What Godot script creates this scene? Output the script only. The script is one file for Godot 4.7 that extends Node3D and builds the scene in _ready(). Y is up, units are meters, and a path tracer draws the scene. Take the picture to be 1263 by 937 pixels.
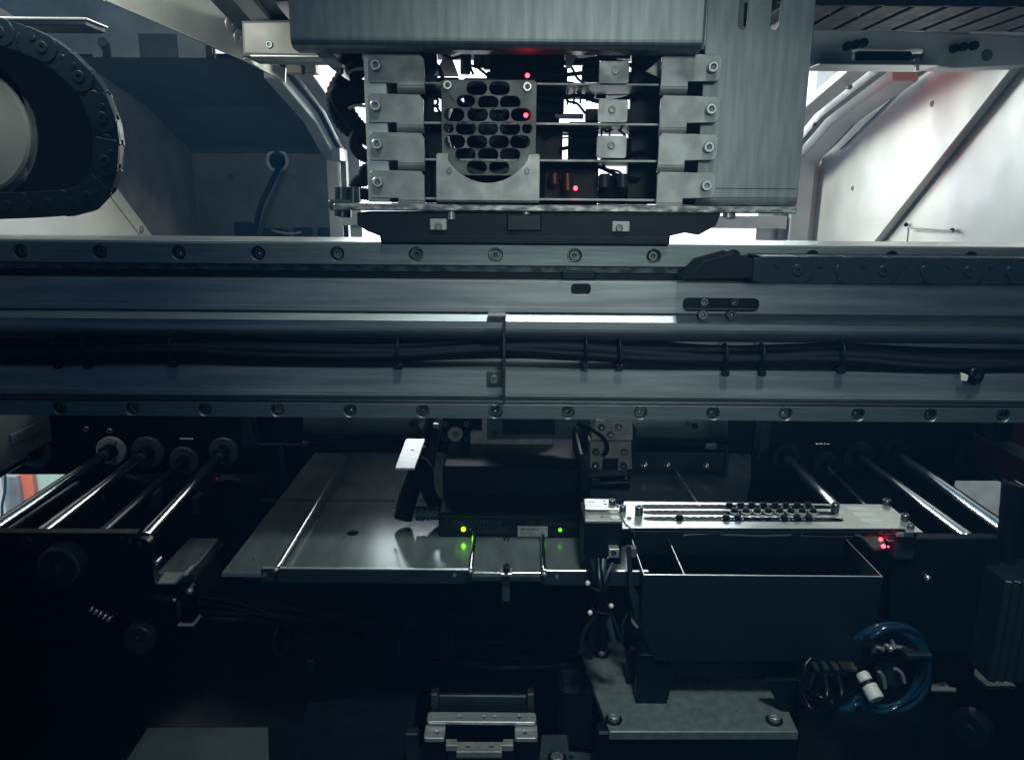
extends Node3D
# The inside of a pick-and-place machine seen through its open front: a gantry beam across the picture,
# the placement head above it, trays, a nozzle rack and a waste bin below it.

const FLAT := Basis(Vector3(1, 0, 0), Vector3(0, 0, -1), Vector3(0, 1, 0))      # drawn flat, lies face up
const ALONG := Basis(Vector3(0, 0, -1), Vector3(0, 1, 0), Vector3(1, 0, 0))     # drawn on a side, faces +x
const ALONGN := Basis(Vector3(0, 0, 1), Vector3(0, 1, 0), Vector3(-1, 0, 0))    # faces -x
const UPRIGHT := Basis(Vector3(1, 0, 0), Vector3(0, 1, 0), Vector3(0, 0, 1))

class Geo:
	var v := PackedVector3Array()
	var n := PackedVector3Array()
	func tri(a: Vector3, b: Vector3, c: Vector3) -> void:
		var k := (b - a).cross(c - a).normalized()
		v.append_array([a, c, b]); n.append_array([k, k, k])
	func tris(a: Vector3, b: Vector3, c: Vector3, na: Vector3, nb: Vector3, nc: Vector3) -> void:
		v.append_array([a, c, b]); n.append_array([na, nc, nb])
	func quad(a: Vector3, b: Vector3, c: Vector3, d: Vector3) -> void:
		tri(a, b, c); tri(a, c, d)
	func box(c: Vector3, s: Vector3, bev := 0.0005, t := Transform3D()) -> Geo:
		var h := s / 2.0
		bev = minf(bev, 0.45 * minf(s.x, minf(s.y, s.z)))
		var p := func(sx: float, sy: float, sz: float, ax: int) -> Vector3:
			var q := Vector3(sx * h.x, sy * h.y, sz * h.z)
			for k in 3:
				if k != ax: q[k] -= signf(q[k]) * bev
			return t * (c + q)
		var o := t * c
		var face := func(pts: Array) -> void:
			var nn: Vector3 = (pts[1] - pts[0]).cross(pts[2] - pts[0])
			var mid := Vector3()
			for q in pts: mid += q
			if nn.dot(mid / pts.size() - o) < 0: pts.reverse()
			for k in range(1, pts.size() - 1): tri(pts[0], pts[k], pts[k + 1])
		for ax in 3:
			var u := (ax + 1) % 3
			var w := (ax + 2) % 3
			for sg in [-1.0, 1.0]:
				var q := []
				for e in [[-1, -1], [1, -1], [1, 1], [-1, 1]]:
					var m := Vector3(); m[ax] = sg; m[u] = e[0]; m[w] = e[1]
					q.append(p.call(m.x, m.y, m.z, ax))
				face.call(q)
			for e in [[-1, -1], [1, -1], [1, 1], [-1, 1]]:
				var m := Vector3(); m[u] = e[0]; m[w] = e[1]
				var a := m; a[ax] = -1
				var b := m; b[ax] = 1
				face.call([p.call(a.x, a.y, a.z, u), p.call(b.x, b.y, b.z, u), p.call(b.x, b.y, b.z, w), p.call(a.x, a.y, a.z, w)])
		for sx in [-1.0, 1.0]:
			for sy in [-1.0, 1.0]:
				for sz in [-1.0, 1.0]:
					face.call([p.call(sx, sy, sz, 0), p.call(sx, sy, sz, 1), p.call(sx, sy, sz, 2)])
		return self
	static func area(a: PackedVector2Array) -> float:
		var s := 0.0
		for i in a.size(): s += a[i].cross(a[(i + 1) % a.size()])
		return s
	static func inset(a: PackedVector2Array, d: float) -> PackedVector2Array:
		var o := PackedVector2Array()
		for i in a.size():
			var e := (a[i] - a[i - 1]).normalized()
			var f := (a[(i + 1) % a.size()] - a[i]).normalized()
			var k := Vector2(-e.y, e.x) + Vector2(-f.y, f.x)
			o.append(a[i] + k * d / maxf(0.35, k.length_squared() / 2.0))
		return o
	static func join(outer: PackedVector2Array, holes: Array) -> PackedVector2Array:
		var poly := outer.duplicate()
		var list := []
		for h in holes:
			var k := 0
			for i in h.size():
				if h[i].x > h[k].x: k = i
			list.append([h[k].x, k, h])
		list.sort_custom(func(a, b): return a[0] > b[0])
		for it in list:
			var h: PackedVector2Array = it[2]
			var m: Vector2 = h[it[1]]
			m.y += 0.003
			var best := INF
			var at := -1
			for i in poly.size():
				var a := poly[i]
				var b := poly[(i + 1) % poly.size()]
				if (a.y <= m.y) == (b.y <= m.y): continue
				var x := a.x + (b.x - a.x) * (m.y - a.y) / (b.y - a.y)
				if x >= m.x and x < best:
					best = x; at = i
			if at < 0: continue
			var e := 0.012
			var ins := PackedVector2Array([Vector2(best, m.y - e), Vector2(m.x, m.y - e)])
			for k in range(1, h.size()): ins.append(h[(it[1] + k) % h.size()])
			ins.append_array([Vector2(m.x, m.y + e), Vector2(best, m.y + e)])
			var nw := poly.slice(0, at + 1)
			nw.append_array(ins)
			nw.append_array(poly.slice(at + 1))
			poly = nw
		return poly
	static func ears(p: PackedVector2Array) -> PackedInt32Array:
		var ids := range(p.size())
		var o := PackedInt32Array()
		var sgn := 1.0 if area(p) > 0 else -1.0
		var at := 0
		var tried := 0
		while ids.size() > 3:
			var m := ids.size()
			var force := tried > m
			if tried > 2 * m + 2: break
			var ia: int = ids[(at + m - 1) % m]; var ib: int = ids[at % m]; var ic: int = ids[(at + 1) % m]
			var a := p[ia]; var b := p[ib]; var c := p[ic]
			var k := (b - a).cross(c - a) * sgn
			var good := k > 1e-7 or (force and k > -1e-3)
			if good and k > 1e-7:
				for j in ids:
					if j == ia or j == ib or j == ic: continue
					var q := p[j]
					if (b - a).cross(q - a) * sgn > -1e-5 and (c - b).cross(q - b) * sgn > -1e-5 and (a - c).cross(q - c) * sgn > -1e-5:
						if q.distance_to(a) > 1e-4 and q.distance_to(b) > 1e-4 and q.distance_to(c) > 1e-4:
							good = false; break
			if good:
				o.append_array([ia, ib, ic]); ids.remove_at(at % m); tried = 0
				at = (at + 1) % ids.size()
			else:
				tried += 1; at = (at + 1) % m
		if ids.size() == 3: o.append_array([ids[0], ids[1], ids[2]])
		elif ids.size() > 3: print("ears left ", ids.size(), " of ", p.size())
		return o
	func cap(loops: Array, z: float, t: Transform3D, up: bool) -> void:
		var mm := []
		for l in loops:
			var q := PackedVector2Array()
			for p in l: q.append(p * 1000.0)
			mm.append(q)
		var poly := join(mm[0], mm.slice(1))
		var ix := Geometry2D.triangulate_polygon(poly)
		if ix.is_empty(): ix = ears(poly)
		if ix.is_empty(): print("cap failed ", loops[0].size(), " ", loops.size(), " ", loops[0][0])
		for i in range(0, ix.size(), 3):
			var q := []
			for k in 3: q.append(t * Vector3(poly[ix[i + k]].x / 1000.0, poly[ix[i + k]].y / 1000.0, z))
			var cw := (poly[ix[i + 1]] - poly[ix[i]]).cross(poly[ix[i + 2]] - poly[ix[i]]) < 0
			if cw == up: tri(q[0], q[2], q[1])
			else: tri(q[0], q[1], q[2])
	# An outline drawn in x and y, its back at z0 and its face at z1, with holes through it.
	func plate(poly: PackedVector2Array, z0: float, z1: float, t := Transform3D(), holes := [], bev := 0.0003) -> Geo:
		var loops := []
		for k in holes.size() + 1:
			var l: PackedVector2Array = (poly if k == 0 else holes[k - 1]).duplicate()
			if (area(l) > 0) != (k == 0): l.reverse()
			loops.append(l)
		var front := []
		for l in loops:
			var fr := inset(l, bev)
			front.append(fr)
			for i in l.size():
				var j: int = (i + 1) % l.size()
				quad(t * Vector3(l[i].x, l[i].y, z0), t * Vector3(l[j].x, l[j].y, z0), t * Vector3(l[j].x, l[j].y, z1 - bev), t * Vector3(l[i].x, l[i].y, z1 - bev))
				quad(t * Vector3(l[i].x, l[i].y, z1 - bev), t * Vector3(l[j].x, l[j].y, z1 - bev), t * Vector3(fr[j].x, fr[j].y, z1), t * Vector3(fr[i].x, fr[i].y, z1))
		cap(front, z1, t, true)
		cap(loops, z0, t, false)
		return self
	# Profile points (radius, height) turned round z; "sides" > 0 gives the points whose radius is marked negative that many flats.
	func lathe(prof: Array, seg := 24, t := Transform3D(), sides := 0) -> Geo:
		var ring := func(k: int, i: int) -> Vector3:
			var a := TAU * i / seg
			var r: float = prof[k].x
			if r < 0:
				r = -r
				if sides:
					var w := TAU / sides
					r *= cos(w / 2) / cos(fposmod(a, w) - w / 2)
			return t * Vector3(r * cos(a), r * sin(a), prof[k].y)
		for k in prof.size() - 1:
			var e := Vector2(absf(prof[k + 1].x) - absf(prof[k].x), prof[k + 1].y - prof[k].y).normalized()
			for i in seg:
				var a: Vector3 = ring.call(k, i)
				var b: Vector3 = ring.call(k, i + 1)
				var c: Vector3 = ring.call(k + 1, i + 1)
				var d: Vector3 = ring.call(k + 1, i)
				if sides and (prof[k].x < 0 or prof[k + 1].x < 0):
					quad(a, b, c, d)
					continue
				var n0 := (t.basis * Vector3(e.y * cos(TAU * i / seg), e.y * sin(TAU * i / seg), -e.x)).normalized()
				var n1 := (t.basis * Vector3(e.y * cos(TAU * (i + 1) / seg), e.y * sin(TAU * (i + 1) / seg), -e.x)).normalized()
				tris(a, b, c, n0, n1, n1); tris(a, c, d, n0, n1, n0)
		return self
	static func toward(from: Vector3, to: Vector3) -> Transform3D:
		var z := (to - from).normalized()
		var x := z.cross(Vector3(0, 1, 0) if absf(z.y) < 0.9 else Vector3(1, 0, 0)).normalized()
		return Transform3D(Basis(x, z.cross(x), z), from)
	func rod(a: Vector3, b: Vector3, r: float, seg := 20, bev := 0.0006) -> Geo:
		var l := a.distance_to(b)
		bev = minf(bev, r * 0.5)
		return lathe([Vector2(0, 0), Vector2(r - bev, 0), Vector2(r, bev), Vector2(r, l - bev), Vector2(r - bev, l), Vector2(0, l)], seg, toward(a, b))
	func ball(c: Vector3, r: float, seg := 12, squash := 1.0) -> Geo:
		for j in seg:
			for i in seg * 2:
				var q := []
				for e in [[0, 0], [1, 0], [1, 1], [0, 1]]:
					var a: float = PI * (i + e[0]) / seg
					var b: float = PI * (j + e[1]) / seg - PI / 2
					q.append(Vector3(cos(a) * cos(b), sin(b) * squash, -sin(a) * cos(b)))
				tris(c + q[0] * r, c + q[1] * r, c + q[2] * r, q[0], q[1], q[2])
				tris(c + q[0] * r, c + q[2] * r, c + q[3] * r, q[0], q[2], q[3])
		return self
	static func smooth(pts: Array, steps := 8, closed := false) -> Array:
		var o := []
		var m := pts.size()
		for i in (m if closed else m - 1):
			var p0: Vector3 = pts[(i - 1 + m) % m] if closed else pts[maxi(i - 1, 0)]
			var p3: Vector3 = pts[(i + 2) % m] if closed else pts[mini(i + 2, m - 1)]
			for k in steps:
				o.append((pts[i] as Vector3).cubic_interpolate(pts[(i + 1) % m], p0, p3, float(k) / steps))
		if not closed: o.append(pts[-1])
		return o
	# A round cable through the points; ribs > 0 gives it that many corrugations.
	func tube(pts: Array, r: float, seg := 10, rib := 0.0) -> Geo:
		var m := pts.size()
		var side := Vector3()
		var rings := []
		for i in m:
			var d: Vector3 = (pts[mini(i + 1, m - 1)] - pts[maxi(i - 1, 0)]).normalized()
			if i == 0: side = d.cross(Vector3(0.31, 0.9, 0.2)).normalized()
			side = (side - d * side.dot(d)).normalized()
			var up := d.cross(side)
			var rr := r + (rib if i % 2 == 0 else 0.0)
			var ring := []
			for k in seg:
				var q := side * cos(TAU * k / seg) + up * sin(TAU * k / seg)
				ring.append([pts[i] + q * rr, q])
			rings.append(ring)
		for i in m - 1:
			for k in seg:
				var a = rings[i][k]; var b = rings[i][(k + 1) % seg]
				var c = rings[i + 1][(k + 1) % seg]; var d = rings[i + 1][k]
				tris(a[0], b[0], c[0], a[1], b[1], c[1]); tris(a[0], c[0], d[0], a[1], c[1], d[1])
		for k in range(1, seg - 1):
			tri(rings[0][0][0], rings[0][k + 1][0], rings[0][k][0])
			tri(rings[-1][0][0], rings[-1][k][0], rings[-1][k + 1][0])
		return self
	func ring(c: Vector3, axis: Vector3, big: float, r: float, seg := 24) -> Geo:
		var t := Geo.toward(c, c + axis)
		var pts := []
		for i in seg + 1: pts.append(t * Vector3(big * cos(TAU * i / seg), big * sin(TAU * i / seg), 0))
		return tube(pts, r, 8)
	func mesh() -> ArrayMesh:
		var a := []
		a.resize(Mesh.ARRAY_MAX)
		a[Mesh.ARRAY_VERTEX] = v; a[Mesh.ARRAY_NORMAL] = n
		var m := ArrayMesh.new()
		m.add_surface_from_arrays(Mesh.PRIMITIVE_TRIANGLES, a)
		return m

var counts := {}
var M := {}
var cache := {}

func _named(called: String) -> String:
	var k: int = counts.get(called, -1) + 1
	counts[called] = k
	return called if k == 0 else "%s_%03d" % [called, k]

func _metas(o: Node3D, label: String, category: String, group: String, kind: String) -> void:
	if label: o.set_meta("label", label)
	if category: o.set_meta("category", category)
	if group: o.set_meta("group", group)
	if kind: o.set_meta("kind", kind)

func thing(called: String, at: Vector3, label: String, category: String, group := "", kind := "") -> Node3D:
	var o := Node3D.new()
	o.name = _named(called)
	o.position = at
	_metas(o, label, category, group, kind)
	add_child(o)
	return o

func single(called: String, g: Geo, m: Material, label: String, category: String, group := "", kind := "") -> MeshInstance3D:
	var o := MeshInstance3D.new()
	o.name = _named(called)
	o.mesh = g.mesh()
	o.material_override = m
	_metas(o, label, category, group, kind)
	add_child(o)
	return o

# A part drawn where it stands in the room.
func part(called: String, g: Geo, m: Material, parent: Node3D, kind := "") -> MeshInstance3D:
	var o := MeshInstance3D.new()
	o.name = called
	o.mesh = g.mesh()
	o.material_override = m
	if kind: o.set_meta("kind", kind)
	if parent.get_parent() == self and not parent is MeshInstance3D: o.position = -parent.position
	parent.add_child(o, true)
	return o

# A part whose mesh is shared: placed by a transform given in the room.
func copy(called: String, m: Mesh, mt: Material, parent: Node3D, t: Transform3D) -> MeshInstance3D:
	var o := MeshInstance3D.new()
	o.name = called
	o.mesh = m
	o.material_override = mt
	if parent.get_parent() == self and not parent is MeshInstance3D: t.origin -= parent.position
	o.transform = t
	parent.add_child(o, true)
	return o

func shared(key: String, make: Callable) -> Mesh:
	if not cache.has(key): cache[key] = make.call().mesh()
	return cache[key]

# Socket-head screw: a cylinder head with a hexagonal recess.
func screw(parent: Node3D, at: Vector3, r: float, towards := Vector3(0, 0, 1), mt: Material = null, h := 0.0) -> MeshInstance3D:
	if h == 0.0: h = r * 1.3
	var m := shared("screw%.5f_%.5f" % [r, h], func(): return Geo.new().lathe([Vector2(r, 0), Vector2(r, h - r * 0.16), Vector2(r * 0.86, h), Vector2(-r * 0.60, h), Vector2(-r * 0.56, h - r * 0.1), Vector2(-r * 0.56, h - r * 0.8), Vector2(0, h - r * 0.95)], 24, Transform3D(), 6))
	var turn := fposmod(sin(at.x * 911.3 + at.y * 377.7 + at.z * 131.1) * 43758.5, 1.0)
	if mt == null or mt == M.screw: mt = [M.screw, M.screw_worn, M.screw][int(turn * 3.0)]
	return copy("screw", m, mt, parent, Geo.toward(at, at + towards) * Transform3D(Basis(Vector3(0, 0, 1), turn * TAU), Vector3()))

func noise(freq: float, octaves: int, seeded: int, low: float, high: float, size := 512) -> NoiseTexture2D:
	var t := NoiseTexture2D.new()
	var nz := FastNoiseLite.new()
	nz.noise_type = FastNoiseLite.TYPE_SIMPLEX_SMOOTH
	nz.frequency = freq; nz.fractal_octaves = octaves; nz.seed = seeded
	t.noise = nz; t.width = size; t.height = size; t.seamless = true
	var g := Gradient.new()
	g.set_color(0, Color(low, low, low)); g.set_color(1, Color(high, high, high))
	g.set_offset(0, 0.2); g.set_offset(1, 0.8)
	t.color_ramp = g
	return t

func mat(called: String, c: Color, rough: float, metal := 0.0, rt: Texture2D = null, scale := Vector3(4, 4, 4), at: Texture2D = null) -> StandardMaterial3D:
	var m := StandardMaterial3D.new()
	m.resource_name = called
	m.albedo_color = c.linear_to_srgb()
	m.roughness = rough; m.metallic = metal
	m.uv1_triplanar = true; m.uv1_scale = scale
	if rt: m.roughness_texture = rt
	if at: m.albedo_texture = at
	M[called] = m
	return m

func glow(called: String, c: Color, e: float) -> void:
	var m := mat(called, Color(0.02, 0.02, 0.02), 0.5)
	m.emission_enabled = true; m.emission = c; m.emission_energy_multiplier = e

func arc(c: Vector2, r: float, a0: float, a1: float, k := 8) -> PackedVector2Array:
	var o := PackedVector2Array()
	for i in k + 1:
		var a := deg_to_rad(lerpf(a0, a1, float(i) / k))
		o.append(c + Vector2(cos(a), sin(a)) * r)
	return o

func circle(c: Vector2, r: float, k := 20) -> PackedVector2Array:
	var o := PackedVector2Array()
	for i in k: o.append(c + Vector2.from_angle(TAU * (i + 0.3) / k) * r)
	return o

func turned(c: Vector2, r: float, k: int) -> PackedVector2Array:
	var o := PackedVector2Array()
	for i in 24: o.append(c + Vector2.from_angle(TAU * (i + 0.05 + 0.045 * (k + 8)) / 24) * r)
	return o

func slot(c: Vector2, w: float, h: float, k := 6) -> PackedVector2Array:
	var o := arc(c + Vector2(w / 2 - h / 2, 0), h / 2, -90, 90, k + 1)
	o.append_array(arc(c - Vector2(w / 2 - h / 2, 0), h / 2, 90, 270, k))
	return o

func rounded(a: Vector2, b: Vector2, r: float) -> PackedVector2Array:
	var lo := Vector2(minf(a.x, b.x), minf(a.y, b.y))
	var hi := Vector2(maxf(a.x, b.x), maxf(a.y, b.y))
	r = minf(r, 0.49 * minf(hi.x - lo.x, hi.y - lo.y))
	var o := arc(Vector2(hi.x - r, lo.y + r), r, -90, 0, 5)
	o.append_array(arc(hi - Vector2(r, r), r, 0, 90, 5))
	o.append_array(arc(Vector2(lo.x + r, hi.y - r), r, 90, 180, 5))
	o.append_array(arc(lo + Vector2(r, r), r, 180, 270, 5))
	return o

func poly(a: Array) -> PackedVector2Array:
	return PackedVector2Array(a)

func flat(Y: float) -> Transform3D: return Transform3D(FLAT, Vector3(0, Y, 0))
func at_z(z: float) -> Transform3D: return Transform3D(UPRIGHT, Vector3(0, 0, z))

func materials() -> void:
	var brush := noise(0.03, 4, 3, 0.93, 1.0)
	var smear := noise(0.010, 5, 91, 0.84, 1.0)
	var even := noise(0.012, 5, 8, 0.88, 1.0)
	var smudge := noise(0.012, 5, 8, 0.72, 1.0)
	var tone := noise(0.015, 5, 21, 0.86, 1.0)
	var streak := noise(0.02, 3, 44, 0.90, 1.0)
	var grain := noise(0.2, 3, 5, 0.7, 1.0)
	var worn := noise(0.02, 6, 33, 0.5, 1.0)
	mat("aluminium", Color(0.36, 0.39, 0.40), 0.47, 0.85, brush, Vector3(1.2, 18, 18), smear)
	mat("bright_aluminium", Color(0.70, 0.73, 0.70), 0.30, 0.7, brush, Vector3(2, 30, 30), streak)
	mat("upright_steel", Color(0.26, 0.29, 0.285), 0.46, 0.8, even, Vector3(16, 1.5, 16), streak)
	mat("rail_steel", Color(0.19, 0.23, 0.235), 0.46, 0.85, brush, Vector3(1.5, 30, 30), streak)
	mat("plated", Color(0.36, 0.37, 0.35), 0.52, 0.45, smudge, Vector3(6, 6, 6), tone)
	mat("deck", Color(0.25, 0.29, 0.29), 0.20, 0.5, even, Vector3(9, 2.5, 2.5), even)
	mat("chrome", Color(0.90, 0.92, 0.92), 0.21, 1.0, smudge, Vector3(8, 8, 8))
	mat("screw", Color(0.12, 0.14, 0.15), 0.32, 0.9)
	mat("screw_worn", Color(0.20, 0.21, 0.20), 0.42, 0.8)
	mat("bright_screw", Color(0.50, 0.52, 0.51), 0.35, 0.8)
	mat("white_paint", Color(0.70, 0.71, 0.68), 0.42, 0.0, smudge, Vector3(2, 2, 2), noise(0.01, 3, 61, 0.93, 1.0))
	mat("grey_paint", Color(0.30, 0.31, 0.29), 0.45, 0.0, smudge, Vector3(2, 2, 2), tone)
	mat("dim_paint", Color(0.12, 0.155, 0.165), 0.45, 0.1, smudge, Vector3(2, 2, 2), tone)
	mat("black", Color(0.0008, 0.0044, 0.0100), 0.5, 0.0, even, Vector3(9, 9, 9))
	mat("black_gloss", Color(0.0008, 0.0032, 0.009), 0.34, 0.0, smudge, Vector3(5, 5, 5))
	mat("chain_plastic", Color(0.010, 0.019, 0.028), 0.45, 0.0, smudge, Vector3(12, 12, 12))
	mat("rubber", Color(0.0006, 0.0026, 0.008), 0.75)
	mat("casting", Color(0.004, 0.009, 0.016), 0.55, 0.0, smudge, Vector3(4, 4, 4), tone)
	mat("anodised", Color(0.05, 0.075, 0.085), 0.5, 0.3, smudge, Vector3(6, 6, 6), tone)
	mat("worn_edge", Color(0.46, 0.47, 0.45), 0.5, 0.4, worn, Vector3(5, 14, 14), noise(0.03, 4, 77, 0.45, 1.0))
	mat("dark_plate", Color(0.02, 0.034, 0.042), 0.5, 0.3, smudge, Vector3(4, 4, 4), tone)
	mat("white_plastic", Color(0.68, 0.69, 0.63), 0.45)
	mat("felt", Color(0.42, 0.45, 0.41), 0.9, 0.0, null, Vector3(20, 20, 20), grain)
	mat("hose_blue", Color(0.007, 0.044, 0.09), 0.08)
	M.hose_blue.albedo_color.a = 0.55; M.hose_blue.transparency = BaseMaterial3D.TRANSPARENCY_ALPHA; M.hose_blue.uv1_triplanar = false
	mat("orange", Color(0.75, 0.17, 0.04), 0.5)
	mat("hall_paint", Color(0.66, 0.68, 0.62), 0.7, 0.0, null, Vector3(1, 1, 1), tone)
	mat("beacon_red", Color(0.20, 0.035, 0.03), 0.5, 0.0, smudge, Vector3(3, 3, 3), tone)  # red beacon reflection put into the right ledge colour
	mat("label_paper", Color(0.36, 0.38, 0.35), 0.6)
	mat("ink", Color(0.02, 0.03, 0.03), 0.6)
	mat("print_grey", Color(0.034, 0.05, 0.054), 0.5)
	mat("board_green", Color(0.03, 0.05, 0.045), 0.5, 0.1)
	mat("shaded_lid", Color(0.20, 0.21, 0.23), 0.45, 0.0, smudge, Vector3(2, 2, 2), tone)  # grey carries the shade on the left lid side; the right is white
	mat("guard_steel", Color(0.10, 0.115, 0.11), 0.5, 0.4, smudge, Vector3(6, 6, 6), tone)
	mat("bin_paint", Color(0.0020, 0.0090, 0.0150), 0.45, 0.0, even, Vector3(9, 9, 9))
	mat("bin_inside", Color(0.010, 0.036, 0.042), 0.5, 0.0, even, Vector3(9, 9, 9))
	mat("cast_plate", Color(0.19, 0.23, 0.235), 0.40, 0.35, smudge, Vector3(11, 11, 11), tone)
	mat("copper", Color(0.11, 0.06, 0.05), 0.4, 0.7)
	for k in ["black", "black_gloss", "rubber", "casting"]: M[k].metallic_specular = 0.35
	M.chain_plastic.metallic_specular = 0.25
	glow("red_led", Color(1.0, 0.17, 0.22), 14.0)
	glow("green_led", Color(0.55, 1.0, 0.05), 9.0)
	glow("green_led_dim", Color(0.35, 0.9, 0.15), 1.6)
	glow("hall_light", Color(0.95, 0.98, 1.0), 2.6)

func area_light(called: String, at: Vector3, aim: Vector3, size: Vector2, e: float, c: Color) -> void:
	var l := AreaLight3D.new()
	l.name = called
	l.area_size = size
	l.light_energy = e; l.light_color = c; l.shadow_enabled = true
	l.area_range = 8.0
	add_child(l)
	l.look_at_from_position(at, aim, Vector3(0, 0, -1) if absf((aim - at).normalized().y) > 0.9 else Vector3.UP)

func omni(called: String, at: Vector3, e: float, c: Color, r := 0.004) -> void:
	var l := OmniLight3D.new()
	l.name = called
	l.light_energy = e; l.light_color = c; l.light_size = r; l.shadow_enabled = true; l.omni_range = 4.0; l.omni_attenuation = 2.0
	l.position = at
	add_child(l)

func _ready() -> void:
	var cam := Camera3D.new()
	cam.name = "camera"
	cam.fov = 52.74
	cam.near = 0.02; cam.far = 30.0
	cam.position = Vector3(0, 1.45, 0.62)
	cam.rotation_degrees = Vector3(-13.6, 0, 0.45)
	add_child(cam)
	var env := Environment.new()
	env.background_mode = Environment.BG_COLOR
	env.background_color = Color(0.008, 0.040, 0.090).linear_to_srgb()
	env.tonemap_mode = Environment.TONE_MAPPER_LINEAR
	env.tonemap_exposure = 1.0
	env.fog_enabled = true; env.fog_density = 0.062; env.fog_light_color = Color(0.12, 0.46, 1.0).linear_to_srgb()   # thin blue haze added to lift and tint the blacks
	env.sdfgi_enabled = true; env.ssao_enabled = true; env.ssil_enabled = true
	var we := WorldEnvironment.new()
	we.name = "surroundings"
	we.environment = env
	add_child(we)
	# the work lamp above the open front, the hall lamp behind, added fill lights, and the red beacon up on the right
	var lamp := SpotLight3D.new()
	lamp.name = "work_lamp"
	lamp.light_color = Color(0.94, 1.0, 0.97); lamp.light_energy = 1.15; lamp.light_size = 0.07
	lamp.spot_angle = 23.0; lamp.spot_angle_attenuation = 1.0; lamp.spot_range = 8.0; lamp.spot_attenuation = 2.0; lamp.shadow_enabled = true
	add_child(lamp)
	lamp.look_at_from_position(Vector3(0.14, 2.30, 0.60), Vector3(0.13, 1.24, 0.0))
	var room := SpotLight3D.new()
	room.name = "room_lamp"
	room.light_color = Color(0.95, 1.0, 0.97); room.light_energy = 1.05; room.light_size = 0.2
	room.spot_angle = 9.5; room.spot_angle_attenuation = 1.0; room.spot_range = 8.0; room.spot_attenuation = 2.0; room.shadow_enabled = true
	add_child(room)
	room.look_at_from_position(Vector3(0.14, 1.72, 1.95), Vector3(0.13, 1.40, 0.0))
	area_light("front_fill", Vector3(0.05, 2.22, 0.80), Vector3(0.0, 1.3, -0.05), Vector2(1.7, 0.06), 0.07, Color(0.95, 1.0, 0.98))  # added front fill for the rods and the upper left
	area_light("left_fill", Vector3(-0.37, 1.69, -0.07), Vector3(-0.46, 1.46, -0.60), Vector2(0.14, 0.06), 0.085, Color(1.0, 1.0, 0.95))  # added fill brightening the left side panel and slanting sheet
	area_light("hall_lamp", Vector3(-0.95, 1.88, -2.15), Vector3(0.5, 1.35, -0.3), Vector2(0.5, 0.4), 2.5, Color(0.97, 1.0, 0.95))
	area_light("cabinet_fill", Vector3(-1.5, 2.4, -0.7), Vector3(-1.3, 1.0, -1.65), Vector2(0.8, 0.3), 9.0, Color(1.0, 1.0, 0.96))  # added fill for the cabinet under the left side wall
	area_light("far_wall_fill", Vector3(1.7, 2.4, -0.7), Vector3(1.6, 1.0, -2.3), Vector2(0.8, 0.3), 3.2, Color(1.0, 0.92, 0.76))  # added warm fill that turns the wall behind the right opening beige
	area_light("left_wall_fill", Vector3(1.2, 1.88, -2.15), Vector3(-0.5, 1.35, -0.3), Vector2(0.5, 0.4), 2.2, Color(0.96, 1.0, 0.95))  # added fill aimed from behind at the left wall
	area_light("hall_window_light", Vector3(0.1, 1.7, -2.1), Vector3(0.1, 1.5, 0.0), Vector2(1.6, 0.9), 3.4, Color(0.95, 0.98, 1.0))
	materials()
	hall()
	enclosure()
	beam()
	head()
	chains()
	upper_frames()
	conveyors()
	deck()
	aligner()
	rear_blocks()
	nozzle_station()
	bin()
	lower()

func hall() -> void:
	single("hall_wall", Geo.new().box(Vector3(0, 1.2, -2.45), Vector3(7, 3.4, 0.1)), M.hall_paint, "pale wall of the hall behind the machine", "wall", "", "structure")
	single("hall_floor", Geo.new().box(Vector3(0, -0.05, -0.5), Vector3(9, 0.1, 5)), M.casting, "dark floor of the hall under the machine", "floor", "", "structure")
	var w := thing("hall_window", Vector3(0.15, 1.25, -2.38), "bright white window of the hall seen through gaps in the placement head", "window")
	part("pane", Geo.new().box(Vector3(0.15, 1.75, -2.375), Vector3(1.9, 1.0, 0.02)), M.hall_light, w)
	var fr := Geo.new()
	for x in [-0.83, 1.13]: fr.box(Vector3(x, 1.75, -2.37), Vector3(0.06, 1.12, 0.05))
	for y in [1.22, 2.28]: fr.box(Vector3(0.15, y, -2.37), Vector3(1.9, 0.06, 0.05))
	part("frame", fr, M.white_paint, w)
	# what shows under the left side wall
	var lk := thing("hall_cabinet", Vector3(-1.519, 0.454, -1.6), "pale green and orange cabinet seen past the leftmost rods", "cabinet")
	part("side", Geo.new().box(Vector3(-1.4312, 0.4565, -1.76), Vector3(0.1583, 0.3568, 0.28)), mat("mint", Color(0.45, 0.62, 0.5), 0.6), lk)
	part("orange_stripe", Geo.new().box(Vector3(-1.5007, 0.4647, -1.615), Vector3(0.0481, 0.3537, 0.03)), M.orange, lk)
	part("grey_post", Geo.new().box(Vector3(-1.5358, 0.4496, -1.605), Vector3(0.0478, 0.3034, 0.05)), M.grey_paint, lk)
	part("white_post", Geo.new().box(Vector3(-1.6196, 0.4637, -1.62), Vector3(0.0987, 0.3537, 0.04)), M.white_paint, lk)
	var lead := Geo.new().tube(Geo.smooth([Vector3(-1.5182, 0.6847, -1.55), Vector3(-1.5287, 0.5815, -1.55), Vector3(-1.5502, 0.5025, -1.55), Vector3(-1.5552, 0.3682, -1.55)]), 0.004)
	part("lead", lead, M.black, lk)

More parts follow.
